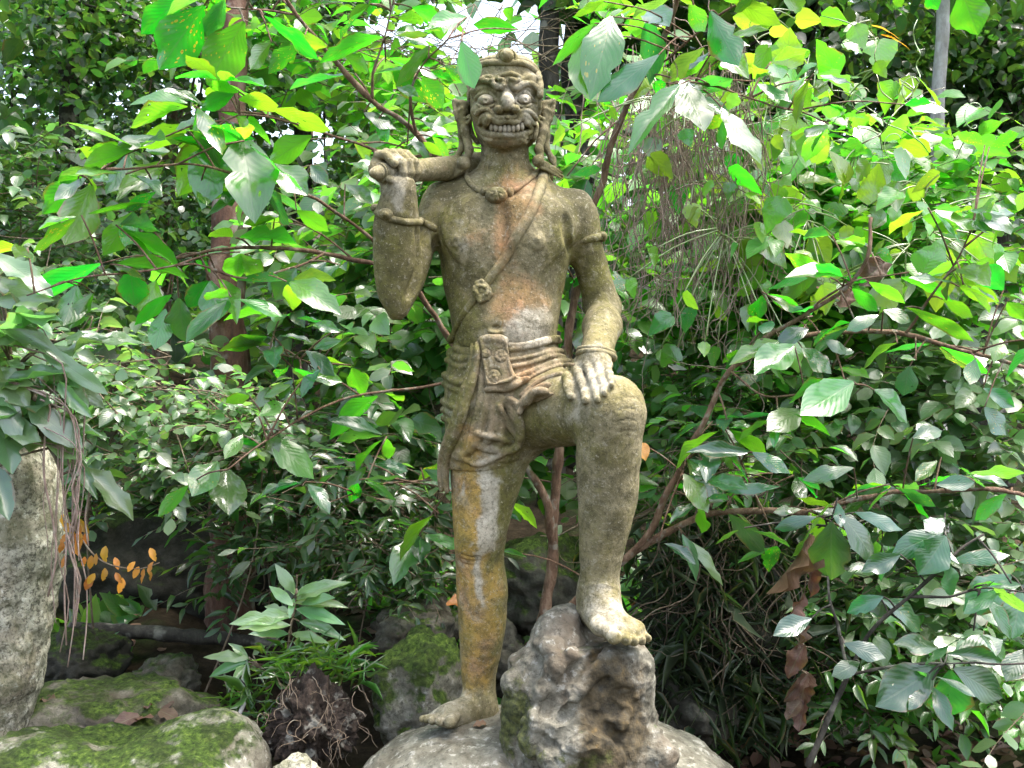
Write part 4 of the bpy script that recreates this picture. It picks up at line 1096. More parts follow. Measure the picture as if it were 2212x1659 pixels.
def leaf_shape(kind, nl=6, bend=.18, fold=.12, wave=0.0, twist=0.0, seed=0, ncol=4):
    """leaf along +X, unit length, unit-width profile scaled by caller; returns verts, faces, uv"""
    r = np.random.RandomState(seed)
    us = np.linspace(0, 1, nl + 1) if nl < 7 else np.linspace(0, 1, nl + 1) ** .85; cs = np.linspace(-1, 1, ncol + 1)
    if kind == 'obovate': prof = np.interp(us, [0, .08, .25, .42, .56, .7, .82, .91, 1], [.03, .11, .30, .44, .49, .44, .31, .15, .0])
    elif kind == 'lance': prof = np.interp(us, [0, .1, .3, .5, .75, 1], [.04, .2, .43, .5, .33, .0])
    elif kind == 'heart': prof = np.interp(us, [0, .06, .2, .4, .7, .9, 1], [.12, .4, .5, .46, .28, .1, .0])
    elif kind == 'oval': prof = np.interp(us, [0, .12, .35, .6, .85, 1], [.05, .3, .48, .48, .28, .0])
    elif kind == 'dry': prof = np.interp(us, [0, .1, .3, .5, .7, .9, 1], [.08, .25, .38, .5, .36, .3, .05]) * r.uniform(.9, 1.1, nl + 1)
    else: prof = np.interp(us, [0, .1, .3, .7, .9, 1], [.12, .3, .46, .46, .25, .02])           # strap
    notch = r.randint(2, nl) if (nl > 4 and seed % 3 == 1) else 0; nside = 1 if seed % 2 else -1
    V, UV = [], []
    for i, u in enumerate(us):
        for c in cs:
            y = c * prof[i] * (1 + .08 * r.uniform(-1, 1) * abs(c))
            if notch and i == notch and c * nside > .4: y *= .62
            zz = -bend * (u ** 1.8) + fold * abs(c) * prof[i] * 2 * .5 - .10 * (abs(c) ** 2) * prof[i]
            zz += wave * abs(c) * math.sin(u * 14 + (1.3 if c > 0 else 0) + seed) * prof[i]
            zz += twist * c * (u - .4) * prof[i]
            x = u - .05 * bend * u + (-.04 * abs(c) if kind == 'heart' and u < .1 else 0)
            V.append((x, y, zz)); UV.append((u, (c + 1) / 2))
    ii = np.arange((nl + 1) * (ncol + 1)).reshape(nl + 1, ncol + 1)
    F = np.stack([ii[:-1, :-1], ii[1:, :-1], ii[1:, 1:], ii[:-1, 1:]], -1).reshape(-1, 4)
    return np.array(V), F, np.array(UV)

LEAFMESH = {}
def leaf_mesh(kind, mat, variant):
    key = (kind, mat.name, variant)
    if key not in LEAFMESH:
        r = random.Random(variant * 7 + len(kind))
        v, f, uv = leaf_shape(kind, 9 if kind != 'strap' else 7, r.uniform(.02, .4), r.uniform(.05, .4), (r.uniform(.1, .28) if kind == 'strap' else r.uniform(0, .12)), r.uniform(-.3, .3), variant)
        if kind == 'dry':
            v, f, uv = leaf_shape('dry', 10, r.uniform(.1, .4), r.uniform(.5, 1.1), r.uniform(.25, .5), r.uniform(-.8, .8), variant)
        me = mesh_np("leaf", v, f, True, uv); me.materials.append(mat)
        LEAFMESH[key] = me
    return LEAFMESH[key]

def frame(d, n):
    d = np.array(d, float); d /= np.linalg.norm(d) + 1e-9
    n = np.array(n, float); n = n - d * (n @ d); l = np.linalg.norm(n)
    n = n / l if l > 1e-3 else np.cross(d, (1, 0, 0))
    s = np.cross(n, d)
    return d, s, n

def leaf_obj(parent, base, tip, normal, wr, kind, mat, variant, name="leaf"):
    d, s, n = frame(tip - base, normal); L = float(np.linalg.norm(tip - base))
    M = Matrix(((d[0] * L, s[0] * L * wr, n[0] * L, base[0]), (d[1] * L, s[1] * L * wr, n[1] * L, base[1]), (d[2] * L, s[2] * L * wr, n[2] * L, base[2]), (0, 0, 0, 1)))
    o = bpy.data.objects.new(name, leaf_mesh(kind, mat, variant))
    COL.objects.link(o)
    if parent is not None:
        o.parent = parent; o.matrix_parent_inverse = Matrix.Translation(-parent.location)
    o.matrix_basis = M
    return o

def leaf_cloud(name, base, dirs, nrm, L, wr, mat, parent, kind='oval', seed=0, nvar=6, nl=4, ncol=2):
    """many small leaves as one mesh"""
    base = np.asarray(base, float); n = len(base); r = np.random.RandomState(seed)
    d = dirs / (np.linalg.norm(dirs, axis=1)[:, None] + 1e-9)
    nn = nrm - d * np.sum(nrm * d, 1)[:, None]; nn /= np.linalg.norm(nn, axis=1)[:, None] + 1e-9
    s = np.cross(nn, d)
    var = r.randint(0, nvar, n); Vs, Fs, UVs, Rs, o = [], [], [], [], 0
    for k in range(nvar):
        v, f, uv = leaf_shape(kind, nl, .05 + .07 * k, .1 + .08 * k, .06, .2 * (k - 2) / 2, seed * 5 + k, ncol)
        m = var == k; c = m.sum()
        if c == 0: continue
        Lk = L[m][:, None, None]
        P = base[m][:, None, :] + Lk * (v[None, :, 0:1] * d[m][:, None, :] + v[None, :, 1:2] * wr * s[m][:, None, :] + v[None, :, 2:3] * nn[m][:, None, :])
        Vs.append(P.reshape(-1, 3)); Fs.append((f[None] + (np.arange(c) * len(v))[:, None, None]).reshape(-1, f.shape[1]) + o)
        UVs.append(np.tile(uv, (c, 1))); Rs.append(np.repeat(r.rand(c), len(v))); o += c * len(v)
    me = mesh_np(name, np.vstack(Vs), np.vstack(Fs), True, np.vstack(UVs)); float_attr(me, "rnd", np.concatenate(Rs))
    return link(name, me, mat, parent)

ML_BIG = leaf_material("broad_leaf", (.055, .145, .03), (.115, .64, .014), .55, holes=True)
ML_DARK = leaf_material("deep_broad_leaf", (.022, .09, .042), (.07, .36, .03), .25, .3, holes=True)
ML_LIME = leaf_material("climber_leaf", (.13, .27, .03), (.24, .68, .03), .15)
ML_FERN = leaf_material("fern_frond", (.13, .23, .115), (.2, .45, .09), 0, .3, vein=22)
ML_SEED = leaf_material("seedling_leaf", (.17, .33, .14), (.25, .55, .1), 0, .4)
ML_DRY = leaf_material("withered_leaf", (.10, .047, .026), (.18, .075, .03), 0, .7, hue=.03, trans=.3, gloss=0)
ML_ORANGE = leaf_material("orange_leaf", (.6, .27, .03), (.85, .4, .03), 0, .5, hue=.04, gloss=0)
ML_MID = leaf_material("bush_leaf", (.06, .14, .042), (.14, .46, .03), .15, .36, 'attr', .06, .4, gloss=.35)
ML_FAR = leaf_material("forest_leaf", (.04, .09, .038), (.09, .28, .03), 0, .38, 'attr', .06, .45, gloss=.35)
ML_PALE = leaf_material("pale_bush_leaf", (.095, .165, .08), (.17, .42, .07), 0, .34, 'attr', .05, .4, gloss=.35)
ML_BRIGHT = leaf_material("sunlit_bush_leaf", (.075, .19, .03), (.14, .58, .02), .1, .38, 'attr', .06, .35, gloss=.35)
ML_LITTER = leaf_material("fallen_leaf", (.14, .07, .04), (.2, .09, .04), 0, .8, 'attr', .05, .5, trans=.15, gloss=0)
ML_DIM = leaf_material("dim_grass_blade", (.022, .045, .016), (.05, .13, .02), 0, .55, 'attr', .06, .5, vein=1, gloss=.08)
ML_GRASS = leaf_material("grass_blade", (.05, .12, .025), (.12, .36, .02), 0, .4, 'attr', .05, .4, vein=1)

R = random.Random(11)
def path(pts, n=6):
    return catmull([W(*p) for p in pts], n)

def face_dY(b, e, Y, n):
    sc = (Y - CAM_Y) / FPX; dx, dz = (e[0] - b[0]) * sc, -(e[1] - b[1]) * sc
    return max(-.16, min(.1, -(n[0] * dx + n[2] * dz) / n[1]))

class Plant:
    def __init__(s, name, label, cat, root, group=None, stem_mat=None):
        s.o = empty(name, root); tag(s.o, label, cat, group)
        s.br = []; s.mat = stem_mat or M_STEM; s.stems = []; s.twigs = []; s.leaves = 0
    def branch(s, pts, r0, r1, n=6, name="branch", wob=.0):
        P = path(pts, n); wob = wob or .009; r0 *= .68; r1 *= .72
        if wob: P = P + np.stack([fbm(P * 6 + i * 9, 2, i) for i in range(3)], 1) * wob
        rad = np.linspace(r0, r1, len(P))
        rad = rad * (1 + .16 * fbm(P * 22, 2, 8) + .22 * (vnoise(P * 9, 15) > .55))      # nodes and scars
        v, f = tube_data(P, rad, 9); v = v + (fbm(v * 60, 3, 5) * r1 * .4)[:, None]
        link(name, mesh_np(name, v, f), s.mat, s.o); s.br.append(P)
        return P
    def nearest(s, p):
        A = np.vstack(s.br); i = np.argmin(((A - p) ** 2).sum(1) + .6 * np.maximum(A[:, 2] - p[2], 0) ** 2); return A[i]
    def twig(s, a, b, r=.0022):
        m = (a + b) / 2 + np.array((0, 0, .06 * np.linalg.norm(a - b)))
        s.twigs.append(tube_data(catmull([a, m, b], 3), np.linspace(r * 1.4, r, 7), 5))
    def leaf(s, base, tip, normal, wr, kind, mat, pet=True):
        leaf_obj(s.o, base, tip, normal, wr, kind, mat, R.randrange(8)); s.leaves += 1
        if pet: s.twig(s.nearest(base), base)
    def finish(s):
        if s.twigs:
            v, f = merge(s.twigs); link("twigs", mesh_np("twigs", v, f), s.mat, s.o)["kind"] = "stuff"
    def listed(s, rows, tr, Y, kind='obovate', dark=False):
        """leaves seen singly in the photograph: (bx,by,tx,ty,type,width)"""
        for row in rows:
            bx, by, tx, ty, ty_ = row[:5]; wr = (row[5] if len(row) > 5 else .9) * .62
            b, e = tr(bx, by), tr(tx, ty)
            Yb = Y + R.uniform(-.06, .06)
            if ty_ == 'g': n = (R.uniform(-.35, .35), .62 + R.uniform(-.15, .2), .75); dY = R.uniform(-.03, .05); m = ML_BIG
            elif ty_ == 'w': n = (.23 + R.gauss(0, .09), -.73 + R.gauss(0, .08), .64 + R.gauss(0, .06)); dY = R.uniform(-.08, 0); m = ML_BIG
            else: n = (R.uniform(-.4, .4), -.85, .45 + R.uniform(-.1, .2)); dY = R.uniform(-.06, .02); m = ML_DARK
            if ty_ == 'w':                       # blade laid square to its normal, as a leaf that faces the light
                dY = face_dY(b, e, Yb, n)
            p0, p1 = W(b[0], b[1], Yb), W(e[0], e[1], Yb + dY); q_ = W(e[0], e[1], Yb)
            wr *= 1.12 * np.linalg.norm(q_ - p0) / np.linalg.norm(p1 - p0) if ty_ == 'w' else 1.0
            s.leaf(p0, p1, n, wr, kind, m)
    def sprinkle(s, n, spread, size, mats, wr=.46, kind='obovate', flip=.45, whorl=4, tmin=.25, keep=None):
        """further leaves in loose whorls at the ends of short twigs"""
        done = 0; tries = 0
        while done < n and tries < n * 6:
            tries += 1
            P = s.br[R.randrange(len(s.br))]; i = int(R.uniform(tmin, 1) * (len(P) - 1))
            e = P[i] + np.array((R.gauss(0, spread), R.gauss(0, spread * .7), R.gauss(.25 * spread, spread)))
            if keep and not keep(e): continue
            s.twig(P[i], e, .0026)
            for k in range(R.randint(2, whorl)):
                a = R.uniform(0, 6.28); L = size * R.uniform(.6, 1.25)
                d = np.array((math.cos(a), math.sin(a) * .8, R.uniform(-.75, .3)))
                b = e + d * .02
                if R.random() < flip: nn = (R.uniform(-.5, .5), R.uniform(.1, .9), .9)
                else: nn = (R.uniform(-.5, .5), R.uniform(-.9, -.1), .9)
                tip = b + d / np.linalg.norm(d) * L
                if keep and not keep(tip): continue
                leaf_obj(s.o, b, tip, nn, wr * R.uniform(.8, 1.15), kind, R.choice(mats), R.randrange(8)); done += 1; s.leaves += 1

def px_of(p):
    sc = (p[1] - CAM_Y) / FPX
    return p[0] / sc + 1106, 829.5 - (p[2] - CAM_Z) / sc
def clear_of_statue(p):
    """plants must not grow through the statue"""
    x, y = px_of(p)
    if p[1] > .3: return True
    return not (780 < x < 1420 and 80 < y < 1620)
tA = lambda a, b: (a * .337, b * .337)
tB = lambda a, b: (a * .337, 542 + b * .337)
tC = lambda a, b: (1466.5 + a * .337, b * .337)
tD = lambda a, b: (745.5 + a * .337, b * .337)
tE = lambda a, b: (1466.5 + a * .337, 542 + b * .337)
tG = lambda a, b: (1466.5 + a * .337, 1100 + b * .337)
tH = lambda a, b: (a * .337, 1100 + b * .337)

# ---- broad-leaved sapling whose stems rise behind the statue
A = Plant("broad_leaved_sapling", "red-stemmed sapling with big spotted leaves fanning out behind the statue's club", "sapling", W(1170, 1395, .45))
A.branch([(1160, 1395, .45), (1180, 1290, .45), (1195, 1180, .45), (1200, 1080, .45), (1210, 950, .45), (1222, 800, .48), (1240, 650, .5), (1265, 520, .5), (1295, 400, .5), (1325, 290, .48), (1355, 220, .45), (1400, 140, .4), (1440, 60, .3), (1475, -30, .2)], RP(20, .45), RP(6, .3), name="stem")
A.branch([(1195, 1180, .45), (1188, 1100, .42), (1165, 1050, .42), (1135, 1005, .43), (1080, 900, .45), (1020, 810, .45), (975, 745, .42), (930, 670, .36), (880, 605, .3), (800, 565, .25), (700, 545, .2), (600, 535, .15), (480, 540, .1), (380, 560, .06)], RP(14, .45), RP(4, .3), name="stem")
A.branch([(1215, 860, .48), (1160, 700, .48), (1100, 560, .47), (1000, 400, .42), (940, 335, .36), (880, 268, .3), (800, 215, .25), (720, 130, .2), (640, 30, .1), (600, -30, .05)], RP(12, .45), RP(5, .2), name="stem")
A.branch([(895, 285, .3), (885, 215, .24), (910, 150, .18), (965, 85, .1)], .008, .003)
A.branch([(800, 215, .25), (805, 150, .22), (830, 80, .2), (850, -10, .18)], .008, .003)
A.branch([(940, 335, .36), (840, 330, .26), (740, 300, .16), (640, 270, .06), (520, 250, .0), (440, 290, -.05)], .008, .0035)
A.branch([(880, 605, .3), (790, 500, .2), (700, 440, .1), (600, 400, .02), (500, 370, -.05), (390, 350, -.1), (250, 370, -.12), (175, 380, -.14)], .009, .0035)
A.branch([(640, 30, .1), (560, 20, .05), (480, 10, .0), (430, -20, -.05)], .006, .003)
A.branch([(700, 545, .2), (620, 580, .1), (520, 600, .02), (420, 575, -.05), (300, 590, -.1), (160, 600, -.14), (60, 640, -.15)], .007, .003)
A.branch([(1020, 810, .45), (900, 840, .4), (780, 850, .3), (660, 900, .18), (560, 960, .05), (490, 1010, -.04)], .008, .0035)
A.branch([(975, 1030, .45), (900, 1040, .42), (800, 1050, .38), (700, 1090, .34)], .006, .003)
A.branch([(1135, 1005, .43), (1050, 1020, .43), (975, 1030, .45)], .006, .004)
A.branch([(780, 850, .3), (700, 800, .25), (620, 770, .2), (560, 760, .15)], .006, .003)
rows = [(1175, -20, 900, 215, 'g'), (1310, 35, 1015, 445, 'g', 1.0), (1565, 140, 1310, 530, 'g', 1.1), (1310, 60, 1480, 50, 'g'), (1450, 870, 1290, 1195, 'w', 1.25), (1540, 860, 1650, 1330, 'w', 1.05), (1750, 1050, 1975, 1240, 'w', 1.1), (1440, 840, 1130, 1250, 'g', .9), (1060, 1035, 745, 1275, 'w', .6), (1090, 970, 930, 960, 'w', 1.0), (690, 1070, 560, 930, 'g', 1.2), (500, 1150, 270, 1365, 'g'), (590, 1185, 430, 1575, 'g', 1.05), (540, 1120, 365, 1160, 'g', 1.2), (1230, 800, 880, 915, 'g', .7), (1530, 590, 1330, 520, 'g'), (1500, 600, 1285, 700, 'g', .8), (1530, 640, 1810, 625, 'g'), (1720, 690, 2130, 820, 'g', .6), (1740, 270, 1560, 430, 'g'), (1940, 290, 1705, 440, 'g', .8), (850, 1360, 660, 1640, 'g', .8), (860, 1370, 790, 1590, 'g'), (1000, 1230, 800, 1350, 'g', .6), (1520, 740, 1590, 870, 'g', 1.3), (2000, 870, 1720, 1040, 'g', .9), (820, 980, 720, 1280, 'g', 1.0), (1990, 1060, 2100, 1180, 'd'), (1280, 1200, 1330, 1310, 'w', 1.2), (1420, 1180, 1490, 1300, 'd', 1.2), (2100, 300, 1900, 250, 'g'), (1690, 100, 2080, 350, 'g', .5), (1560, 820, 1360, 800, 'd', 1.1), (1900, 1350, 2110, 1480, 'g', 1.0), (1760, 1400, 1560, 1430, 'g', .7)]
A.listed(rows, tA, .02)
rows = [(1350, 190, 1400, 450, 'g', 1.2), (1400, 180, 1610, 425, 'g', 1.1), (1340, 190, 1200, 350, 'g', 1.1), (1145, 300, 1180, 590, 'd', 1.3), (1060, 370, 1000, 640, 'g', .9), (1100, 280, 850, 430, 'g', .7), (1000, 190, 920, 430, 'g', 1.2), (830, 110, 870, 350, 'g', 1.4), (490, 220, 430, 510, 'g', 1.1), (600, 270, 430, 500, 'g', .7), (650, 80, 130, 310, 'g', .5), (1250, 60, 1360, 110, 'g'), (1900, 110, 1750, 310, 'd', 1.1), (2090, 70, 1960, 190, 'd'), (2180, 90, 2000, 210, 'd', .8), (1710, 1190, 2030, 1400, 'w', .9), (1455, 1390, 1470, 1680, 'w', 1.25), (1400, 1350, 1230, 1560, 'w', 1.1), (1210, 1500, 1010, 1700, 'g', .6), (1660, 1060, 1830, 970, 'w', .9), (1960, 640, 2160, 780, 'd', .9), (2190, 570, 2010, 630, 'd', .8), (1600, 930, 1470, 940, 'g'), (1560, 1180, 1440, 1330, 'w', .8), (1930, 790, 2200, 830, 'w', .7), (2180, 520, 2020, 460, 'd', .9), (1730, 870, 1650, 1000, 'g'), (1340, 1300, 1230, 1340, 'w', .7), (1700, 1150, 1780, 1300, 'w', 1.0), (1880, 820, 1780, 950, 'd'), (2050, 760, 1900, 900, 'd', .8), (1680, 1240, 1480, 1200, 'g', .6)]
A.listed(rows, tB, .10)
rows = [(780, 110, 530, 180, 'w', .9), (1110, 190, 820, 150, 'g', .7), (430, 50, 650, 110, 'g', .9), (200, 210, 0, 270, 'd', .7), (540, 290, 310, 560, 'g', .45), (0, 360, 190, 440, 'g', 1.0), (550, 460, 700, 500, 'g'), (490, 500, 640, 690, 'g', 1.2), (120, 720, 330, 820, 'd', .9), (500, 780, 690, 870, 'd', .6), (560, 880, 700, 1000, 'g', 1.0), (200, 790, 280, 910, 'g', 1.1), (640, 420, 745, 520, 'g', 1.0), (320, 200, 560, 290, 'd', .6), (160, 30, 0, 90, 'g'), (450, 420, 600, 480, 'w', .8), (330, 560, 470, 610, 'd', .7), (410, 900, 570, 990, 'd', .8), (180, 1100, 20, 1040, 'w', .8), (0, 1180, 180, 1300, 'w', .8), (620, 1000, 520, 900, 'g'), (340, 120, 520, 100, 'g')]
A.listed(rows, tD, .22)
leaf_obj(A.o, W(*tD(745, 265), -.19), W(*tD(835, 575), -.22), (.25, .9, .3), .52, 'obovate', ML_BIG, 6); A.twig(W(*tD(745, 265), -.19), W(*tD(770, 180), .05))
A.sprinkle(185, .11, .17, [ML_BIG, ML_BIG, ML_DARK], keep=clear_of_statue)
A.finish()

# ---- second sapling on the right, long bare stems
B = Plant("long_stemmed_sapling", "sapling with long bare brown stems arching right from behind the craggy block", "sapling", W(1225, 1315, .5))
B.branch([(1225, 1315, .5), (1290, 1250, .45), (1345, 1215, .4), (1400, 1150, .38), (1440, 1060, .35), (1490, 970, .33), (1530, 890, .3), (1580, 800, .28), (1640, 740, .25), (1720, 690, .2), (1820, 630, .15), (1870, 560, .1), (1885, 470, .1)], RP(14, .45), RP(5, .2), name="stem")
B.branch([(1345, 1215, .4), (1430, 1150, .38), (1520, 1115, .36), (1640, 1100, .34), (1740, 1105, .3), (1850, 1080, .25), (2000, 1055, .2), (2150, 1060, .1), (2240, 1080, .1)], RP(12, .4), RP(6, .2), name="stem")
B.branch([(1590, 790, .28), (1680, 745, .26), (1800, 720, .24), (1950, 720, .2), (2100, 760, .15), (2240, 800, .1)], RP(8, .3), RP(5, .2))
B.branch([(1490, 970, .33), (1480, 1010, .25), (1465, 1040, .15)], .006, .003)
B.branch([(1950, 720, .2), (2010, 640, .12), (2060, 570, .06), (2100, 490, .0)], .007, .003)
B.branch([(1720, 690, .2), (1790, 640, .15), (1850, 610, .1), (1960, 590, .05)], .006, .003)
B.branch([(1580, 800, .28), (1640, 850, .2), (1720, 850, .14), (1850, 830, .08)], .006, .003)
B.branch([(1640, 1100, .34), (1620, 1050, .3), (1600, 1000, .26)], .005, .003)
B.branch([(1400, 140, .4), (1450, 120, .3), (1520, 60, .2), (1600, 10, .15), (1680, -20, .1)], .007, .004)
B.branch([(1440, 180, .4), (1520, 180, .3), (1640, 220, .25), (1720, 240, .2)], .006, .003)
rows = [(740, 605, 490, 780, 'w', 1.05), (790, 620, 990, 780, 'w', 1.1), (650, 580, 340, 680, 'w', .6), (1120, 840, 790, 1040, 'w', .95), (790, 1020, 570, 1150, 'w', 1.1), (1090, 830, 665, 895, 'g', .45), (1250, 890, 1530, 1030, 'w', 1.15), (1480, 740, 1440, 930, 'd', 1.3), (830, 500, 640, 560, 'd', .9), (1280, 410, 1095, 470, 'w', .8), (1310, 380, 1490, 450, 'w', 1.0), (970, 170, 680, 0, 'g', .7), (1040, 170, 1210, 190, 'g', .6), (1110, 240, 1270, 360, 'g', .8), (1220, 200, 1450, 330, 'g', .6), (1450, 360, 1890, 480, 'g', .4), (1840, 60, 1550, 110, 'g', .7), (1420, 170, 1740, 230, 'g', .5), (2080, 250, 1940, 90, 'g', 1.4), (1400, 590, 1130, 690, 'g', .6), (460, 1290, 50, 1280, 'd', .5), (470, 1290, 720, 1420, 'd', .7), (1120, 1390, 800, 1450, 'd', .55), (650, 1510, 300, 1530, 'd', .4), (30, 1430, 210, 1659, 'w', 1.1), (40, 1440, 320, 1590, 'd', .8), (990, 1640, 750, 1570, 'g', .5), (2060, 560, 2040, 690, 'w', 1.3), (1900, 690, 1850, 870, 'g', 1.0), (1650, 1500, 1900, 1480, 'd', .8), (1500, 1200, 1700, 1110, 'd', .9), (1960, 1000, 2110, 1180, 'd', 1.2), (1950, 880, 2160, 1000, 'd', .8), (1690, 310, 1900, 400, 'g', .8), (1800, 230, 2050, 320, 'g', .7), (2100, 330, 2210, 430, 'g', 1.0), (1000, 640, 1130, 640, 'd', .8), (930, 570, 1090, 640, 'd', .9), (1520, 700, 1420, 680, 'w', .8)]
B.listed(rows, tE, .12)
rows = [(1990, 940, 2170, 850, 'g', .9), (1960, 930, 1800, 830, 'g', .9), (1450, 670, 1610, 640, 'g', .8), (15, 510, 175, 825, 'w', 1.15), (270, 690, 545, 1030, 'w', .75), (60, 30, 190, 190, 'g', 1.2), (330, -10, 660, 150, 'g', .6), (200, 70, 380, 440, 'g', .9), (1810, -60, 1915, 225, 'g', 1.3), (1590, -40, 1660, 60, 'g', 1.4), (1380, -40, 1430, 40, 'g', 1.2)]
B.listed(rows, tC, .10)
rows = [(1705, 105, 1625, 470, 'w', 1.1), (1490, 250, 1545, 635, 'g', .8), (2010, 350, 1610, 640, 'd', .65), (2150, 540, 1825, 880, 'w', .5), (1600, 150, 1270, 390, 'g', .45), (1660, 10, 1450, 90, 'g', .6)]
B.listed(rows, tD, -.02)
for (x0, y0, x1, y1, w_, mt) in ((1473, 1154, 1517, 1252, .3, ML_SEED), (1487, 1167, 1581, 1252, .25, ML_SEED), (1911, 566, 1864, 606, .8, ML_DRY), (1841, 626, 1817, 660, .8, ML_DRY), (1376, 955, 1398, 988, .9, ML_ORANGE), (1085, 1190, 1135, 1198, .25, ML_LIME)):
    B.leaf(W(x0, y0, .22), W(x1, y1, .18), (.2, -.8, .5), w_, 'lance' if mt is not ML_DRY else 'dry', mt)
B.sprinkle(150, .11, .15, [ML_BIG, ML_DARK, ML_DARK, ML_BIG], keep=clear_of_statue)
B.finish()

# ---- nearer dark-leaved shrub at lower right
Cc = Plant("dark_leaved_shrub", "dark glossy-leaved shrub with a slanting grey stem, growing beside the pale upright stone", "shrub", W(1740, 1655, -.05), stem_mat=M_DARKBARK)
Cc.branch([(1740, 1655, -.05), (1790, 1540, -.06), (1830, 1455, -.08), (1880, 1370, -.1), (1960, 1290, -.12), (2060, 1200, -.14), (2130, 1150, -.15)], .013, .005, name="stem")
Cc.branch([(1830, 1455, -.08), (1812, 1360, -.08), (1795, 1280, -.08), (1790, 1150, -.08), (1785, 1120, -.08)], .008, .003)
Cc.branch([(1830, 1455, -.08), (1930, 1440, -.12), (2030, 1430, -.16), (2060, 1430, -.18), (2230, 1434, -.2)], .007, .004)
Cc.branch([(1960, 1290, -.12), (2050, 1290, -.16), (2140, 1270, -.2), (2230, 1280, -.22)], .007, .003)
Cc.branch([(2060, 1200, -.14), (2040, 1150, -.16), (2040, 1110, -.16)], .005, .003)
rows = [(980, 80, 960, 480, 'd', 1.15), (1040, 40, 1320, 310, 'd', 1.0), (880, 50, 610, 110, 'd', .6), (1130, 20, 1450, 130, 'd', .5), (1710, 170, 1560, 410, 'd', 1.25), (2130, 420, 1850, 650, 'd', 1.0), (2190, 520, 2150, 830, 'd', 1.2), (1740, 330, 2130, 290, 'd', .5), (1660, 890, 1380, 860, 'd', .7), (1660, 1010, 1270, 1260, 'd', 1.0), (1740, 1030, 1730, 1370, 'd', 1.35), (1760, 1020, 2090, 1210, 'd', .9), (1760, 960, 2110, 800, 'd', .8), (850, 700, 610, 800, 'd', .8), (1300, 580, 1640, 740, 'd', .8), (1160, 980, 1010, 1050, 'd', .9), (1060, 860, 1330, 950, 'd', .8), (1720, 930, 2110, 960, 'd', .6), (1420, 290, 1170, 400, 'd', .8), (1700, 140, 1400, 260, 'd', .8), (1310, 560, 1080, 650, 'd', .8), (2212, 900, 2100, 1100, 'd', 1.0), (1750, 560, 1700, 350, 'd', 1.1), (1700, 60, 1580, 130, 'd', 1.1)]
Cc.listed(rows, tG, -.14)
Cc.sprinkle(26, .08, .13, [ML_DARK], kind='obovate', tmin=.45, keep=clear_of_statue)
Cc.finish()

# ---- pale seedling
D = Plant("seedling", "upright seedling with pale lance-shaped leaves in tiers beside the root clump", "seedling", W(628, 1470, .22), stem_mat=M_TWIG)
D.branch([(618, 1430, .22), (630, 1350, .22), (636, 1285, .2), (640, 1240, .19)], .005, .003, name="stem")
D.branch([(600, 1470, .2), (560, 1445, .16), (540, 1425, .12)], .004, .003, name="stem")
for (a, b, c, d_, w) in [(1890, 540, 1780, 360, .7), (1885, 550, 1840, 410, .6), (1905, 540, 2040, 440, .5), (1900, 580, 2212, 430, .55), (1910, 600, 2080, 515, .6), (1880, 620, 1720, 470, .6), (1870, 690, 1490, 690, .55), (1870, 680, 1690, 595, .6), (1860, 745, 1530, 735, .5), (1850, 800, 1610, 780, .5), (1890, 600, 2230, 600, .5), (1900, 640, 2200, 710, .5), (1920, 720, 2210, 810, .5), (1870, 800, 2090, 830, .5), (1885, 570, 1850, 690, .6), (1600, 960, 1300, 900, .5), (1590, 950, 1470, 850, .6), (1590, 980, 1320, 1060, .5), (1600, 1000, 1490, 1080, .7), (1620, 930, 1690, 870, .8), (1880, 850, 2000, 900, .6), (1840, 850, 1740, 860, .5), (1900, 560, 1980, 470, .5)]:
    p, q = tH(a, b), tH(c, d_); Y = .2 + R.uniform(-.05, .03)
    D.leaf(W(*p, Y), W(*q, Y - R.uniform(-.02, .1)), (R.uniform(-.15, .3), -.72, .62), w * .56, 'lance', ML_SEED)
D.finish()

# ---- fern clump on the tall rock, with hanging roots
Ff = Plant("rock_fern", "fern clump with long wavy fronds on top of the tall pale rock", "fern", W(20, 930, .25), stem_mat=M_TWIG)
Ff.branch([(-60, 960, .2), (0, 900, .15), (30, 850, .12), (20, 780, .12)], .13, .06, name="rootstock", wob=.03)
Ff.branch([(20, 850, .12), (60, 900, .1), (110, 980, .06), (130, 1040, .04)], .012, .006, wob=.02)
fr = [(-30, 180, 310, 370, 'w', .55), (-30, 480, 420, 660, 'w', .4), (320, 740, 560, 1000, 'w', .6), (190, 1010, 510, 1200, 'w', .65), (-20, 1000, 80, 1370, 'w', .75), (540, 1400, 870, 1660, 'w', .5), (420, 560, 930, 490, 'w', .3), (-30, 760, 160, 960, 'd', .9), (-40, 1400, 50, 1680, 'w', .6), (-30, 30, 330, 240, 'w', .45), (260, 620, 640, 870, 'd', .35), (0, 600, 330, 560, 'w', .35), (-20, 330, 300, 290, 'd', .5), (380, 840, 560, 1060, 'd', .4), (60, 870, 350, 830, 'w', .35), (-30, 880, 130, 1130, 'w', .6), (330, 1160, 690, 1140, 'w', .25), (480, 1300, 600, 1560, 'w', .3)]
for row in fr:
    b, e = tB(row[0], row[1]), tB(row[2], row[3]); Y = .06 + R.uniform(-.06, .06)
    n = (.23 + R.gauss(0, .1), -.73, .64 + R.gauss(0, .1)) if row[4] == 'w' else (R.uniform(-.3, .3), -.9, .3)
    leaf_obj(Ff.o, W(*b, Y), W(*e, Y + (face_dY(b, e, Y, n) if row[4] == 'w' else -.05)), n, row[5] * .7, 'strap', ML_FERN, R.randrange(8), "frond"); Ff.twig(Ff.nearest(W(*b, Y)), W(*b, Y), .003)
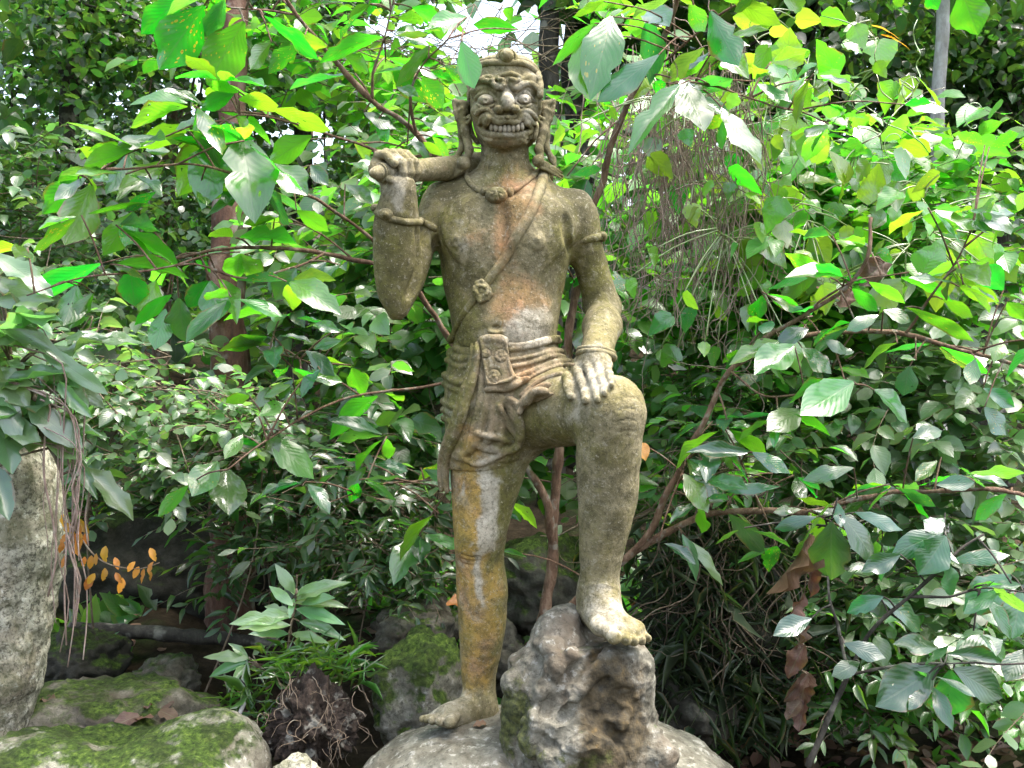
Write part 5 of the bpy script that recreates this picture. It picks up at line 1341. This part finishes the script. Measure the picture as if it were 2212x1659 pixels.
for k in range(40):
    a = R.uniform(-1.2, 1.2); b = W(R.uniform(-10, 100), R.uniform(700, 960), R.uniform(.02, .2)); L = R.uniform(.12, .28)
    d = np.array((math.sin(a), -R.uniform(.1, .7), math.cos(a) * .6 - .3)); leaf_obj(Ff.o, b, b + d / np.linalg.norm(d) * L, (R.uniform(-.5, .5), -.5, .9), R.uniform(.3, .5), 'strap', ML_FERN, R.randrange(8), "frond")
Ff.finish()
parts = []
for i in range(16):
    x = R.uniform(95, 185); y0 = R.uniform(720, 1000); y1 = R.uniform(1150, 1450); Y = R.uniform(-.02, .12)
    pts = [W(R.uniform(10, 90), y0 - 40, Y)] + [W(x + R.gauss(0, 9) + (0 if k else -12), y0 + (y1 - y0) * k / 5, Y + R.gauss(0, .01)) for k in range(6)]
    parts.append(tube_data(catmull(pts, 3), R.uniform(.0012, .0038), 5))
v, f = merge(parts); o = link("hanging_roots", mesh_np("hanging_roots", v, f), M_VINE)
tag(o, "bundle of thin pale roots hanging down beside the tall pale rock", "roots", kind="stuff")

# ---- drying vine curtain
parts = []; rv = random.Random(9)
for i in range(360):
    x = rv.gauss(1480, 85) if i < 240 else rv.uniform(1350, 1660); y = rv.uniform(90, 330); Y = rv.uniform(.42, .75)
    ln = rv.uniform(150, 560); P = []; dx = rv.gauss(0, .12); step = 18
    for k in range(int(ln / step)):
        P.append(W(x, y, Y)); dx = dx * .75 + rv.gauss(0, .17); x += dx * step; y += step * rv.uniform(.75, 1.15); Y += rv.gauss(0, .006)
        Y = min(max(Y, .4), .8)
    if len(P) > 3: parts.append(tube_data(catmull(P, 2), rv.choice((.0006, .0008, .001, .0013, .0022)), 4, cap=False))
for i in range(110):
    x = rv.uniform(1370, 1680); y = rv.uniform(120, 760); a = rv.uniform(0, 6.28); Y = rv.uniform(.42, .75); P = []
    for k in range(rv.randint(8, 20)):
        P.append(W(x, y, Y)); a += rv.gauss(0, .28); x += 12 * math.cos(a); y += 12 * math.sin(a)
    parts.append(tube_data(catmull(P, 2), rv.choice((.001, .0014, .002)), 4, cap=False))
v, f = merge(parts); o = link("dry_vine_tangle", mesh_np("dry_vine_tangle", v, f), M_VINE)
tag(o, "tangled curtain of thin dry vines hanging right of the statue", "vine", kind="stuff")

# ---- lime green climber with tendrils
Gv = Plant("climbing_vine", "lime-green climbing vine with heart-shaped leaves and curling tendrils over the bushes", "climber", W(1750, 560, .6), stem_mat=leaf_material("green_tendril", (.25, .33, .12), (.3, .45, .1), 0, .5, trans=.2, vein=1))
for k in range(12):
    x, y = R.uniform(1560, 2050), R.uniform(150, 560); a = R.uniform(-2.6, -.4); pts = [(x, y, .55)]
    for j in range(7):
        a += R.gauss(0, .35); x += 38 * math.cos(a); y += 38 * math.sin(a) * .7 + (8 if y < 60 else 0); pts.append((x, max(y, 20), .5 + R.uniform(-.08, .08)))
    Gv.branch(pts, .0035, .0016, name="tendril")
for k in range(9):
    x, y = R.uniform(1650, 2100), R.uniform(120, 430); P = [(x + 22 * math.cos(q * .8) * (1 - q / 16), y + q * 5 - 22 * math.sin(q * .8) * (1 - q / 16), .42 + q * .004) for q in range(13)]
    Gv.branch(P, .0025, .0012, 3, name="tendril")
def in_climber(x, y):
    return 1540 < x < 2160 and 20 < y < 640 and y > 20 + max(0, (x - 1850)) * .95 and y > 70 - (x - 1560) * .5
for k in range(45):
    b = W(R.gauss(1500, 90), R.uniform(110, 760), R.uniform(.34, .6)); a = R.uniform(-2.6, -.4)
    Gv.leaf(b, b + np.array((math.cos(a), R.uniform(-.5, .2), math.sin(a))) * R.uniform(.05, .11), (R.uniform(-.5, .5), R.choice((.6, -.6)), .8), R.uniform(.7, 1), 'heart', ML_LIME if R.random() < .6 else ML_BIG)
cnt = 0
while cnt < 170:
    x, y = R.uniform(1540, 2160), R.uniform(20, 640)
    if not in_climber(x, y): continue
    Y = R.uniform(.36, .8); b = W(x, y, Y); a = R.uniform(-math.pi, 0) if R.random() < .85 else R.uniform(0, 3)
    L = R.uniform(.055, .14); tip = b + np.array((math.cos(a), R.uniform(-.5, .3), math.sin(a))) * L
    nn = (R.uniform(-.5, .5), R.uniform(.3, .9) if R.random() < .6 else -R.uniform(.3, .8), .8)
    Gv.leaf(b, tip, nn, R.uniform(.7, 1.0), 'heart', ML_LIME if R.random() < .75 else ML_BIG); cnt += 1
for (x, y) in ((1885, 55), (1905, 75), (1765, 590 + 30)):
    b = W(x, y, .45); leaf_obj(Gv.o, b, b + np.array((.1, -.03, -.03)), (.2, -.3, .9), .8, 'heart', ML_ORANGE if y < 100 else ML_DRY, 3)
Gv.finish()

# ---- brown dead leaves caught on the right, orange withered twig on the left, single dry leaves
Hh = Plant("withered_branch", "broken twig with big curled brown dead leaves hanging over the grassy boulder", "dead branch", W(1740, 1190, -.02), stem_mat=M_TWIG)
Hh.branch([(1752, 1110, .0), (1748, 1200, -.02), (1735, 1330, -.02), (1728, 1450, -.02), (1722, 1560, -.02)], .003, .0015, name="twig")
for (a, b, c, d_, w) in [(840, 160, 640, 580, .5), (830, 330, 870, 560, .6), (800, 540, 700, 720, .55), (790, 730, 790, 900, .6), (800, 870, 700, 1070, .8), (820, 1060, 690, 1230, .5), (830, 1050, 780, 1250, .9), (810, 1220, 760, 1420, .8), (780, 1230, 690, 1330, .8)]:
    p, q = tG(a, b), tG(c, d_); Y = -.03 + R.uniform(-.03, .03); bb, ee = W(*p, Y), W(*q, Y - .03)
    Hh.leaf(bb, ee, (R.uniform(-.8, .8), -.8, .2), w * R.uniform(.6, .9), 'dry', ML_DRY)
Hh.finish()
Oo = Plant("orange_leaf_twig", "thin twig of small orange withered leaves below the fern", "twig", W(160, 1170, .05), stem_mat=M_TWIG)
Oo.branch([(150, 1120, .08), (190, 1180, .05), (240, 1215, .03), (300, 1225, .02), (345, 1215, .02)], .004, .0015, name="twig")
for k in range(32):
    t_ = R.random(); P = Oo.br[0]; b = P[int(t_ ** 1.5 * (len(P) - 1))] + np.array((R.gauss(0, .02), R.uniform(-.04, .03), R.gauss(-.004, .026))); a = R.uniform(-2.3, -.8)
    Oo.leaf(b, b + np.array((math.cos(a), -.2, math.sin(a))) * R.uniform(.025, .055), (R.uniform(-.6, .6), -.6, .6), .5, 'oval', ML_ORANGE, False)
Oo.finish()
def fallen(spots, label, mat=ML_DRY, size=.09, grp=None):
    for (x, y, Y) in spots:
        b = W(x, y, Y); a = R.uniform(0, 6.28); d = np.array((math.cos(a), math.sin(a), R.uniform(-.1, .25))) * size * R.uniform(.7, 1.2)
        o = leaf_obj(None, b, b + d, (R.uniform(-.4, .4), R.uniform(-.6, 0), 1), R.uniform(.5, .7), 'strap', mat, R.randrange(8), "fallen_leaf")
        tag(o, label, "leaf", grp)
fallen([(965, 1308, .62)], "single curled orange leaf resting on the low mossy rock", ML_ORANGE)
fallen([(1050, 1562, -.1), ], "small red-brown leaf lying at the statue's standing heel", ML_DRY, .05)
fallen([(x, y, Y) for x, y, Y in ((300, 1545, .35), (320, 1530, .38), (345, 1535, .36), (375, 1520, .42), (330, 1550, .33), (365, 1500, .5), (200, 1545, .35), (110, 1520, .4))], "brown dead leaf lying on the flat dull-green boulder", ML_DRY, .08, "dead leaves on the flat boulder")

# ------------------------------------------------------------------ bushes, undergrowth and trees behind
def unit(n, r):
    d = r.normal(size=(n, 3)); return d / np.linalg.norm(d, axis=1)[:, None]

def gap_keep(P, r):
    """openings in the canopy where the sky shows between the crowns"""
    sc = (P[:, 1] - CAM_Y) / FPX; x = P[:, 0] / sc + 1106; y = 829.5 - (P[:, 2] - CAM_Z) / sc
    g = 1.75 * gauss(x, y, 1050, 72, 180, 75) + 1.1 * gauss(x, y, 420, 180, 60, 110) + .6 * gauss(x, y, 20, 200, 50, 60) + .6 * gauss(x, y, 230, 190, 60, 50) + .6 * gauss(x, y, 400, 320, 70, 40) + .6 * gauss(x, y, 620, 290, 90, 60) \
        + .7 * gauss(x, y, 60, 120, 40, 40) + .7 * gauss(x, y, 330, 240, 40, 30) + .7 * gauss(x, y, 540, 250, 40, 30) + .7 * gauss(x, y, 130, 250, 30, 40) + 1.1 * gauss(x, y, 1225, 110, 50, 60) + .5 * gauss(x, y, 1500, 30, 50, 30) + .9 * gauss(x, y, 660, 290, 90, 50) + .55 * gauss(x, y, 690, 520, 60, 50) + .5 * gauss(x, y, 800, 60, 80, 60)
    n = fbm(P * 2.2, 2, 93)
    return r.rand(len(P)) > np.clip(g * (1.0 + 1.3 * n), 0, 1)

def clumps(n, centre, rad, r, nclump=26, tight=.42):
    """leaf positions in uneven clumps filling an ellipsoid"""
    cc = unit(nclump, r) * (r.rand(nclump, 1) ** .45)
    w = r.rand(nclump) + .25; idx = r.choice(nclump, n, p=w / w.sum())
    p = cc[idx] + r.normal(size=(n, 3)) * tight * (.5 + .8 * r.rand(nclump, 1)[idx])
    return np.array(centre) + p * np.array(rad), np.array(centre) + cc * np.array(rad)

def sprays(centres, n, size, r, reach, sag=.5, wr_=None):
    """leaves set alternately along short arching twigs; returns positions, directions, normals and the twigs"""
    P, D, N, T = [], [], [], []; k = len(centres); per = 9
    for t_ in range(max(3, n // per)):
        c = centres[r.randint(k)] + r.normal(size=3) * reach * .55
        a = r.uniform(0, 2 * math.pi); d = np.array((math.cos(a), math.sin(a) * .8 - .2, r.uniform(-.1, .7))); d /= np.linalg.norm(d)
        pts = [c]; step = size * r.uniform(.42, .6)
        for j in range(per):
            d = d + np.array((0, 0, -sag * .11)) + r.normal(size=3) * .09; d /= np.linalg.norm(d)
            q = pts[-1] + d * step; pts.append(q)
            side = np.cross(d, (0, 0, 1.0)); side /= np.linalg.norm(side) + 1e-6
            sg = 1 if j % 2 else -1
            ld = d * .55 + side * sg * .85 + np.array((0, 0, r.uniform(-.45, .1))) + r.normal(size=3) * .15
            if j == per - 1: ld = d + np.array((0, 0, -.2))
            P.append(q); D.append(ld); N.append(np.array((0, -.3, 1.0)) + r.normal(size=3) * .42)
        T.append(np.array(pts))
    return np.array(P), np.array(D), np.array(N), T

def bush(name, label, cat, px, py, Y, rx, ry, rd, n, size, mat, seed, wr=.7, kind='oval', group=None, stems=1, stem_mat=None, droop=.35, nclump=26, tight=.42, root=None):
    r = np.random.RandomState(seed)
    c = W(px, py, Y); rad = (RP(rx, Y), rd, RP(ry, Y))
    gz0 = float(ground_z(np.array([c[0]]), np.array([Y]))[0])
    base = np.array((c[0], Y, gz0)) if root is None else W(*root)
    o = empty(name, base); tag(o, label, cat, group)
    _, cc = clumps(10, c, rad, r, nclump, tight)
    P, d, nn, tw = sprays(cc, n, size, r, tight * np.array(rad))
    n = len(P); P[:, 2] = np.maximum(P[:, 2], gz0 + .02)
    m = np.array([clear_of_statue(q) for q in P]) if Y - rd < .5 else np.ones(n, bool)
    if Y > 1.2: m = m & gap_keep(P, r)
    P, d, nn = P[m], d[m], nn[m]; n = len(P)
    leaf_cloud("foliage", P, d, nn, size * r.uniform(.55, 1.35, n), wr, mat, o, kind, seed)
    tubes = []
    for k in range(stems):
        q = cc[k % len(cc)]; mid = base * .45 + q * .55 + r.normal(size=3) * .08
        pts = catmull([base + r.normal(size=3) * np.array((.05, .05, 0)), mid, q], 6)
        tubes.append(tube_data(pts, np.linspace(.0045, .0025, len(pts)), 6))
    for q in tw:
        if Y - rd > .5 or all(clear_of_statue(x) for x in q): tubes.append(tube_data(q, np.linspace(.0028, .001, len(q)), 3, cap=False))
    for k in range(len(cc)):
        q = cc[k]; q2 = cc[r.randint(len(cc))]; pts = catmull([q, (q + q2) / 2 + r.normal(size=3) * .06, q2], 5)
        tubes.append(tube_data(pts, .003, 5))
    v, f = merge(tubes); link("stems", mesh_np("stems", v, f), stem_mat or M_TWIG, o)
    return o

def tree(label, pts, r0, r1, mat, crown, seed, cat="tree", leafmat=None, group=None, lsize=.16, nleaf=2500, kind='oval'):
    """pts: trunk pixel path; crown: list of (px,py,Y,rx,ry,rd)"""
    P = path(pts, 8); r = np.random.RandomState(seed)
    root = P[0].copy(); root[2] = float(ground_z(np.array([root[0]]), np.array([root[1]]))[0]) - .05
    if root[2] < P[0][2]: P = np.vstack([root, P])
    o = empty("tree", root); tag(o, label, cat, group)
    rad = np.linspace(r0, r1, len(P)); rad[0] *= 1.35
    v, f = tube_data(P, rad, 16); v = v + (fbm(v * 6, 4, seed) * r0 * .16)[:, None] * np.array((1, 1, 0))
    link("trunk", mesh_np("trunk", v, f), mat, o)
    tubes = []; pos = []
    for (x, y, Y, rx, ry, rd) in crown:
        c = W(x, y, Y); q, cc = clumps(max(60, nleaf // len(crown)), c, (RP(rx, Y), rd, RP(ry, Y)), r, 22, .38); pos.append(q)
        a = P[int(len(P) * r.uniform(.86, .99)) - 1]
        for k in range(5):
            pts_ = catmull([a, (a + cc[k]) / 2 + r.normal(size=3) * .12, cc[k]], 6); tubes.append(tube_data(pts_, np.linspace(r1 * .3, .006, len(pts_)), 6))
    v, f = merge(tubes); link("limbs", mesh_np("limbs", v, f), mat, o)
    q = np.vstack(pos); q = q[gap_keep(q, r)]; n = len(q); d = unit(n, r); d[:, 2] = d[:, 2] * .5 - .35; nn = r.normal(size=(n, 3)) * .6 + np.array((0, -.1, 1.0))
    leaf_cloud("crown", q, d, nn, lsize * r.uniform(.55, 1.4, n), .7, leafmat or ML_FAR, o, kind, seed)
    return o

# small-leaved bushes in the middle distance, left
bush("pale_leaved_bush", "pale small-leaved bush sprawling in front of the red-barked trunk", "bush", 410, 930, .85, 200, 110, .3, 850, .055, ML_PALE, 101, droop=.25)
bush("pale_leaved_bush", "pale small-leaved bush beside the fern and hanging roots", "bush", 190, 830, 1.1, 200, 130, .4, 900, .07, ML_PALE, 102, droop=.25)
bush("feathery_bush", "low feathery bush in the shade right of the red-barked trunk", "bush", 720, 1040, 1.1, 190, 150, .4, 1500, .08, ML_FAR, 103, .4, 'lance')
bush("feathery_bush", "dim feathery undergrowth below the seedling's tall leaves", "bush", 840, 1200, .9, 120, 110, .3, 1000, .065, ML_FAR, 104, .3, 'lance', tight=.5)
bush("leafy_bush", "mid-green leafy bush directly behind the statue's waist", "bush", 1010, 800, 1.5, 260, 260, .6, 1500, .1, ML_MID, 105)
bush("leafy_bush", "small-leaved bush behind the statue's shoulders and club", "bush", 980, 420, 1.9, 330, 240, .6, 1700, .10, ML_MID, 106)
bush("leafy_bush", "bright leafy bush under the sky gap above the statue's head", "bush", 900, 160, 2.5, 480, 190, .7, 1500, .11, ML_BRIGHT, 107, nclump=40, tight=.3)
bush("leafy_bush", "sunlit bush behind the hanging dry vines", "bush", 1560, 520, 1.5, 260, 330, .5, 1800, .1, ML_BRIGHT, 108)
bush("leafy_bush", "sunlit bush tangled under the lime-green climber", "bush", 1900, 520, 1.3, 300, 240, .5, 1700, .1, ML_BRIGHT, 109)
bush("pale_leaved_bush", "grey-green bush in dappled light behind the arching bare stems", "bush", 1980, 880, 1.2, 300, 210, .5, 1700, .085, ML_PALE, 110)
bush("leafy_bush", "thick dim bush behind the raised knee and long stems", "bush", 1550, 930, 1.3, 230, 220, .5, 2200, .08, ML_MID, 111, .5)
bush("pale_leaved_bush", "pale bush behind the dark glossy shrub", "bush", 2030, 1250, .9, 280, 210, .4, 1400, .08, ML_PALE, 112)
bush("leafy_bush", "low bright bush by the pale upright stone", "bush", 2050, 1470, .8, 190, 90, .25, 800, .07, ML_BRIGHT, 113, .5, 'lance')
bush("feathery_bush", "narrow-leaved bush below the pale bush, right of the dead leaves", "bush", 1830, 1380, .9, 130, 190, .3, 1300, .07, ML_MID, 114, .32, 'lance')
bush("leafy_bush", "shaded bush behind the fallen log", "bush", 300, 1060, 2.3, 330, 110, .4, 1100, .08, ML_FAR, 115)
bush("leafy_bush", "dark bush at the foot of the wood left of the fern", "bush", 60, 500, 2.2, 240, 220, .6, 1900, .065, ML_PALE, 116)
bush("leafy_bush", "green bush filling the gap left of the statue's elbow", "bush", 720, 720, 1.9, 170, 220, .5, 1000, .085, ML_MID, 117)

bush("feathery_bush", "dark feathery plant hiding the foot of the red-barked trunk", "bush", 560, 1200, 1.35, 150, 110, .3, 550, .08, ML_FAR, 118, .3, 'lance')
# trees of the wood
tree("stout red-barked tree standing left of the statue behind the pale bush", [(500, 1330, 1.75), (500, 1100, 1.75), (496, 850, 1.75), (492, 600, 1.78), (496, 350, 1.8), (510, 60, 1.9), (520, -300, 2.0)], RP(56, 1.75), RP(20, 1.8), M_BARK, [(380, -300, 2.6, 420, 150, .7), (700, -380, 2.8, 400, 150, .7)], 201, nleaf=1300)
tree("slender pale-barked tree at the edge of the dark wood, right", [(2028, 900, 3.0), (2028, 500, 3.0), (2026, 250, 3.0), (2036, 60, 3.0), (2046, -200, 3.1)], RP(17, 3), RP(13, 3), M_PALEBARK, [(2080, -330, 3.2, 420, 180, .9)], 202, nleaf=1300)
tree("dark slim tree against the bright sky gap behind the statue's head", [(1190, 900, 4.5), (1190, 400, 4.5), (1186, 120, 4.5), (1190, -60, 4.6), (1180, -300, 4.6)], .085, .06, M_DARKBARK, [(1100, -200, 5, 420, 160, 1.2), (1330, -60, 5, 230, 110, 1.0)], 203, nleaf=2200)
tree("dark forked tree leaning beside the bright sky gap", [(1265, 900, 5.5), (1255, 400, 5.5), (1240, 150, 5.5), (1262, -40, 5.6), (1300, -300, 5.6)], .12, .08, M_DARKBARK, [(1480, -40, 5.6, 380, 190, 1.4)], 204, nleaf=2000)
tree("dark tree with small dense leaves, deep in the wood at left", [(150, 900, 4.2), (155, 500, 4.2), (150, 200, 4.2), (160, -100, 4.3)], .09, .06, M_DARKBARK, [(130, 330, 4.2, 240, 260, 1.0), (120, 30, 4.3, 260, 190, 1.0), (330, 150, 4.6, 200, 160, .9)], 205, nleaf=11000, lsize=.07)
tree("leaning grey tree between the dark tree and the red-barked tree", [(345, 800, 5.0), (360, 400, 5.0), (385, 200, 5.0), (440, 20, 5.0), (480, -200, 5.0)], .07, .05, M_TWIG, [(420, 60, 5.2, 240, 160, 1.0), (330, 480, 5.0, 240, 180, 1.0), (600, 300, 5.2, 180, 170, 1.0)], 206, nleaf=7000, lsize=.075)
tree("pair-stemmed dark tree deep in the wood behind the sapling leaves", [(640, 900, 5.5), (645, 500, 5.5), (660, 200, 5.5), (670, -200, 5.5)], .10, .07, M_DARKBARK, [(760, 330, 5.6, 240, 230, 1.1), (680, 40, 5.8, 260, 150, 1.1)], 207, nleaf=5500, lsize=.085)
tree("shadowy tree behind the slender pale trunk", [(2130, 900, 4.6), (2140, 500, 4.6), (2150, 100, 4.6), (2150, -200, 4.6)], .14, .10, M_DARKBARK, [(2120, 330, 4.8, 240, 240, 1.1), (2030, 100, 5.2, 300, 190, 1.1), (2220, 60, 4.4, 220, 190, .9)], 208, nleaf=9000, lsize=.085)
tree("shadowy tree closing the wood behind the climber", [(1760, 900, 5.2), (1770, 500, 5.2), (1800, 100, 5.2), (1790, -200, 5.2)], .12, .09, M_DARKBARK, [(1740, 90, 5.4, 320, 170, 1.1), (1640, 360, 5.4, 260, 220, 1.1)], 209, nleaf=4500, lsize=.12)
tree("unseen tree added to overhang and shade the left edge of the clearing", [(-330, 1300, 1.6), (-330, 800, 1.6), (-300, 300, 1.6), (-250, -300, 1.6)], .13, .09, M_DARKBARK, [(-350, -420, 1.8, 300, 200, .7), (-300, 150, 2.2, 200, 330, .6)], 210, nleaf=2000, lsize=.12)  # outside the view, added as canopy to darken the lower left

# the rest of the wood reads as one mass
r = np.random.RandomState(77); n = 26000
fx = r.uniform(-14, 14, n); fy = 6.3 + 9 * r.rand(n) ** 1.2; fz = ground_z(fx, fy) + r.uniform(0, 1, n) ** 1.25 * (1.7 + .28 * fy)
P = np.stack([fx, fy, fz], 1)
dens = fbm(P * .55, 3, 91)
pxs = fx / ((fy - CAM_Y) / FPX) + 1106; pys = 829.5 - (fz - CAM_Z) / ((fy - CAM_Y) / FPX)
P = P[(dens > np.where(pys < 340, .1, -.3)) & gap_keep(P, r)]
n = len(P); d = unit(n, r); d[:, 2] = d[:, 2] * .5 - .3
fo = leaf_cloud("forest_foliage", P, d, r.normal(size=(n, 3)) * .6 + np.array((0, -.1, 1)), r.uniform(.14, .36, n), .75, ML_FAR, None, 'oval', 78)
tag(fo, "dim mass of far leaves closing the wood behind the clearing", "foliage", kind="stuff")

# grass, herbs and leaf litter on the floor
def scatter_blades(name, label, cat, pts, L, mat, seed, wr=.09, droop=.2, kind='lance', nl=4):
    r = np.random.RandomState(seed); n = len(pts); d = unit(n, r); d[:, 2] = np.abs(d[:, 2]) * .7 + .25 - droop
    o = leaf_cloud(name, pts, d, r.normal(size=(n, 3)) + np.array((0, -.5, .6)), L * r.uniform(.5, 1.4, n), wr, mat, None, kind, seed, nl=nl)
    tag(o, label, cat, kind="stuff"); return o
def on_ground(x0, x1, y0, y1, n, seed):
    r = np.random.RandomState(seed); x = r.uniform(x0, x1, n); y = r.uniform(y0, y1, n); return np.stack([x, y, ground_z(x, y)], 1)
r = np.random.RandomState(301)
P = np.array([W(r.uniform(560, 790), r.uniform(1405, 1475), r.uniform(.05, .3)) for _ in range(230)] + [W(r.uniform(480, 640), r.uniform(1470, 1620), r.uniform(.1, .4)) for _ in range(160)])
scatter_blades("grass", "tufts of narrow grass around the root clump", "grass", P, .09, ML_GRASS, 302, .06, .35)
P = np.array([W(r.normal(1560, 110), r.uniform(1090, 1600), r.uniform(.55, .85)) for _ in range(1500)])
scatter_blades("trailing_grass", "dark trailing grass hanging over the boulders right of the raised foot", "grass", P, .14, ML_DIM, 303, .04, 1.0)
P = on_ground(-3.2, 3.2, .6, 3.5, 3500, 304); P = P[~((P[:, 0] < -.35) & (P[:, 0] > -1.6) & (P[:, 1] < 2.0)) & ~((P[:, 0] > .75) & (P[:, 1] < 1.7))]
scatter_blades("undergrowth", "low dim herbs covering the floor of the wood", "undergrowth", P, .14, ML_MID, 305, .5, .1, 'oval', 3)
P = on_ground(-3.0, 3.0, -.3, 3.0, 4500, 306); P[:, 2] += .012; P = P[~((P[:, 0] < -.2) & (P[:, 1] > .5) & (np.random.RandomState(5).rand(len(P)) < .8))]
rr2 = np.random.RandomState(307); n = len(P); d = unit(n, rr2); d[:, 2] *= .25
o = leaf_cloud("leaf_litter", P, d, rr2.normal(size=(n, 3)) * .35 + np.array((0, 0, 1)), rr2.uniform(.04, .1, n), .6, ML_LITTER, None, 'strap', 308)
tag(o, "carpet of fallen brown leaves on the forest floor", "leaf litter", kind="stuff")

parts = []; rv = random.Random(29)
for i in range(230):
    x = rv.gauss(1560, 100); y = rv.uniform(950, 1400); a = rv.uniform(.2, 2.9); Y = rv.uniform(.5, .75); P = []
    for k in range(rv.randint(6, 16)):
        P.append(W(x, y, Y)); a += rv.gauss(0, .22); x += 15 * math.cos(a); y += 15 * math.sin(a)
    parts.append(tube_data(catmull(P, 2), rv.choice((.0008, .0012, .0018, .0026)), 4, cap=False))
v, f = merge(parts); o = link("dead_twigs", mesh_np("dead_twigs", v, f), M_TWIG)
tag(o, "thicket of dead brown twigs over the shaded grassy boulder", "twigs", kind="stuff")
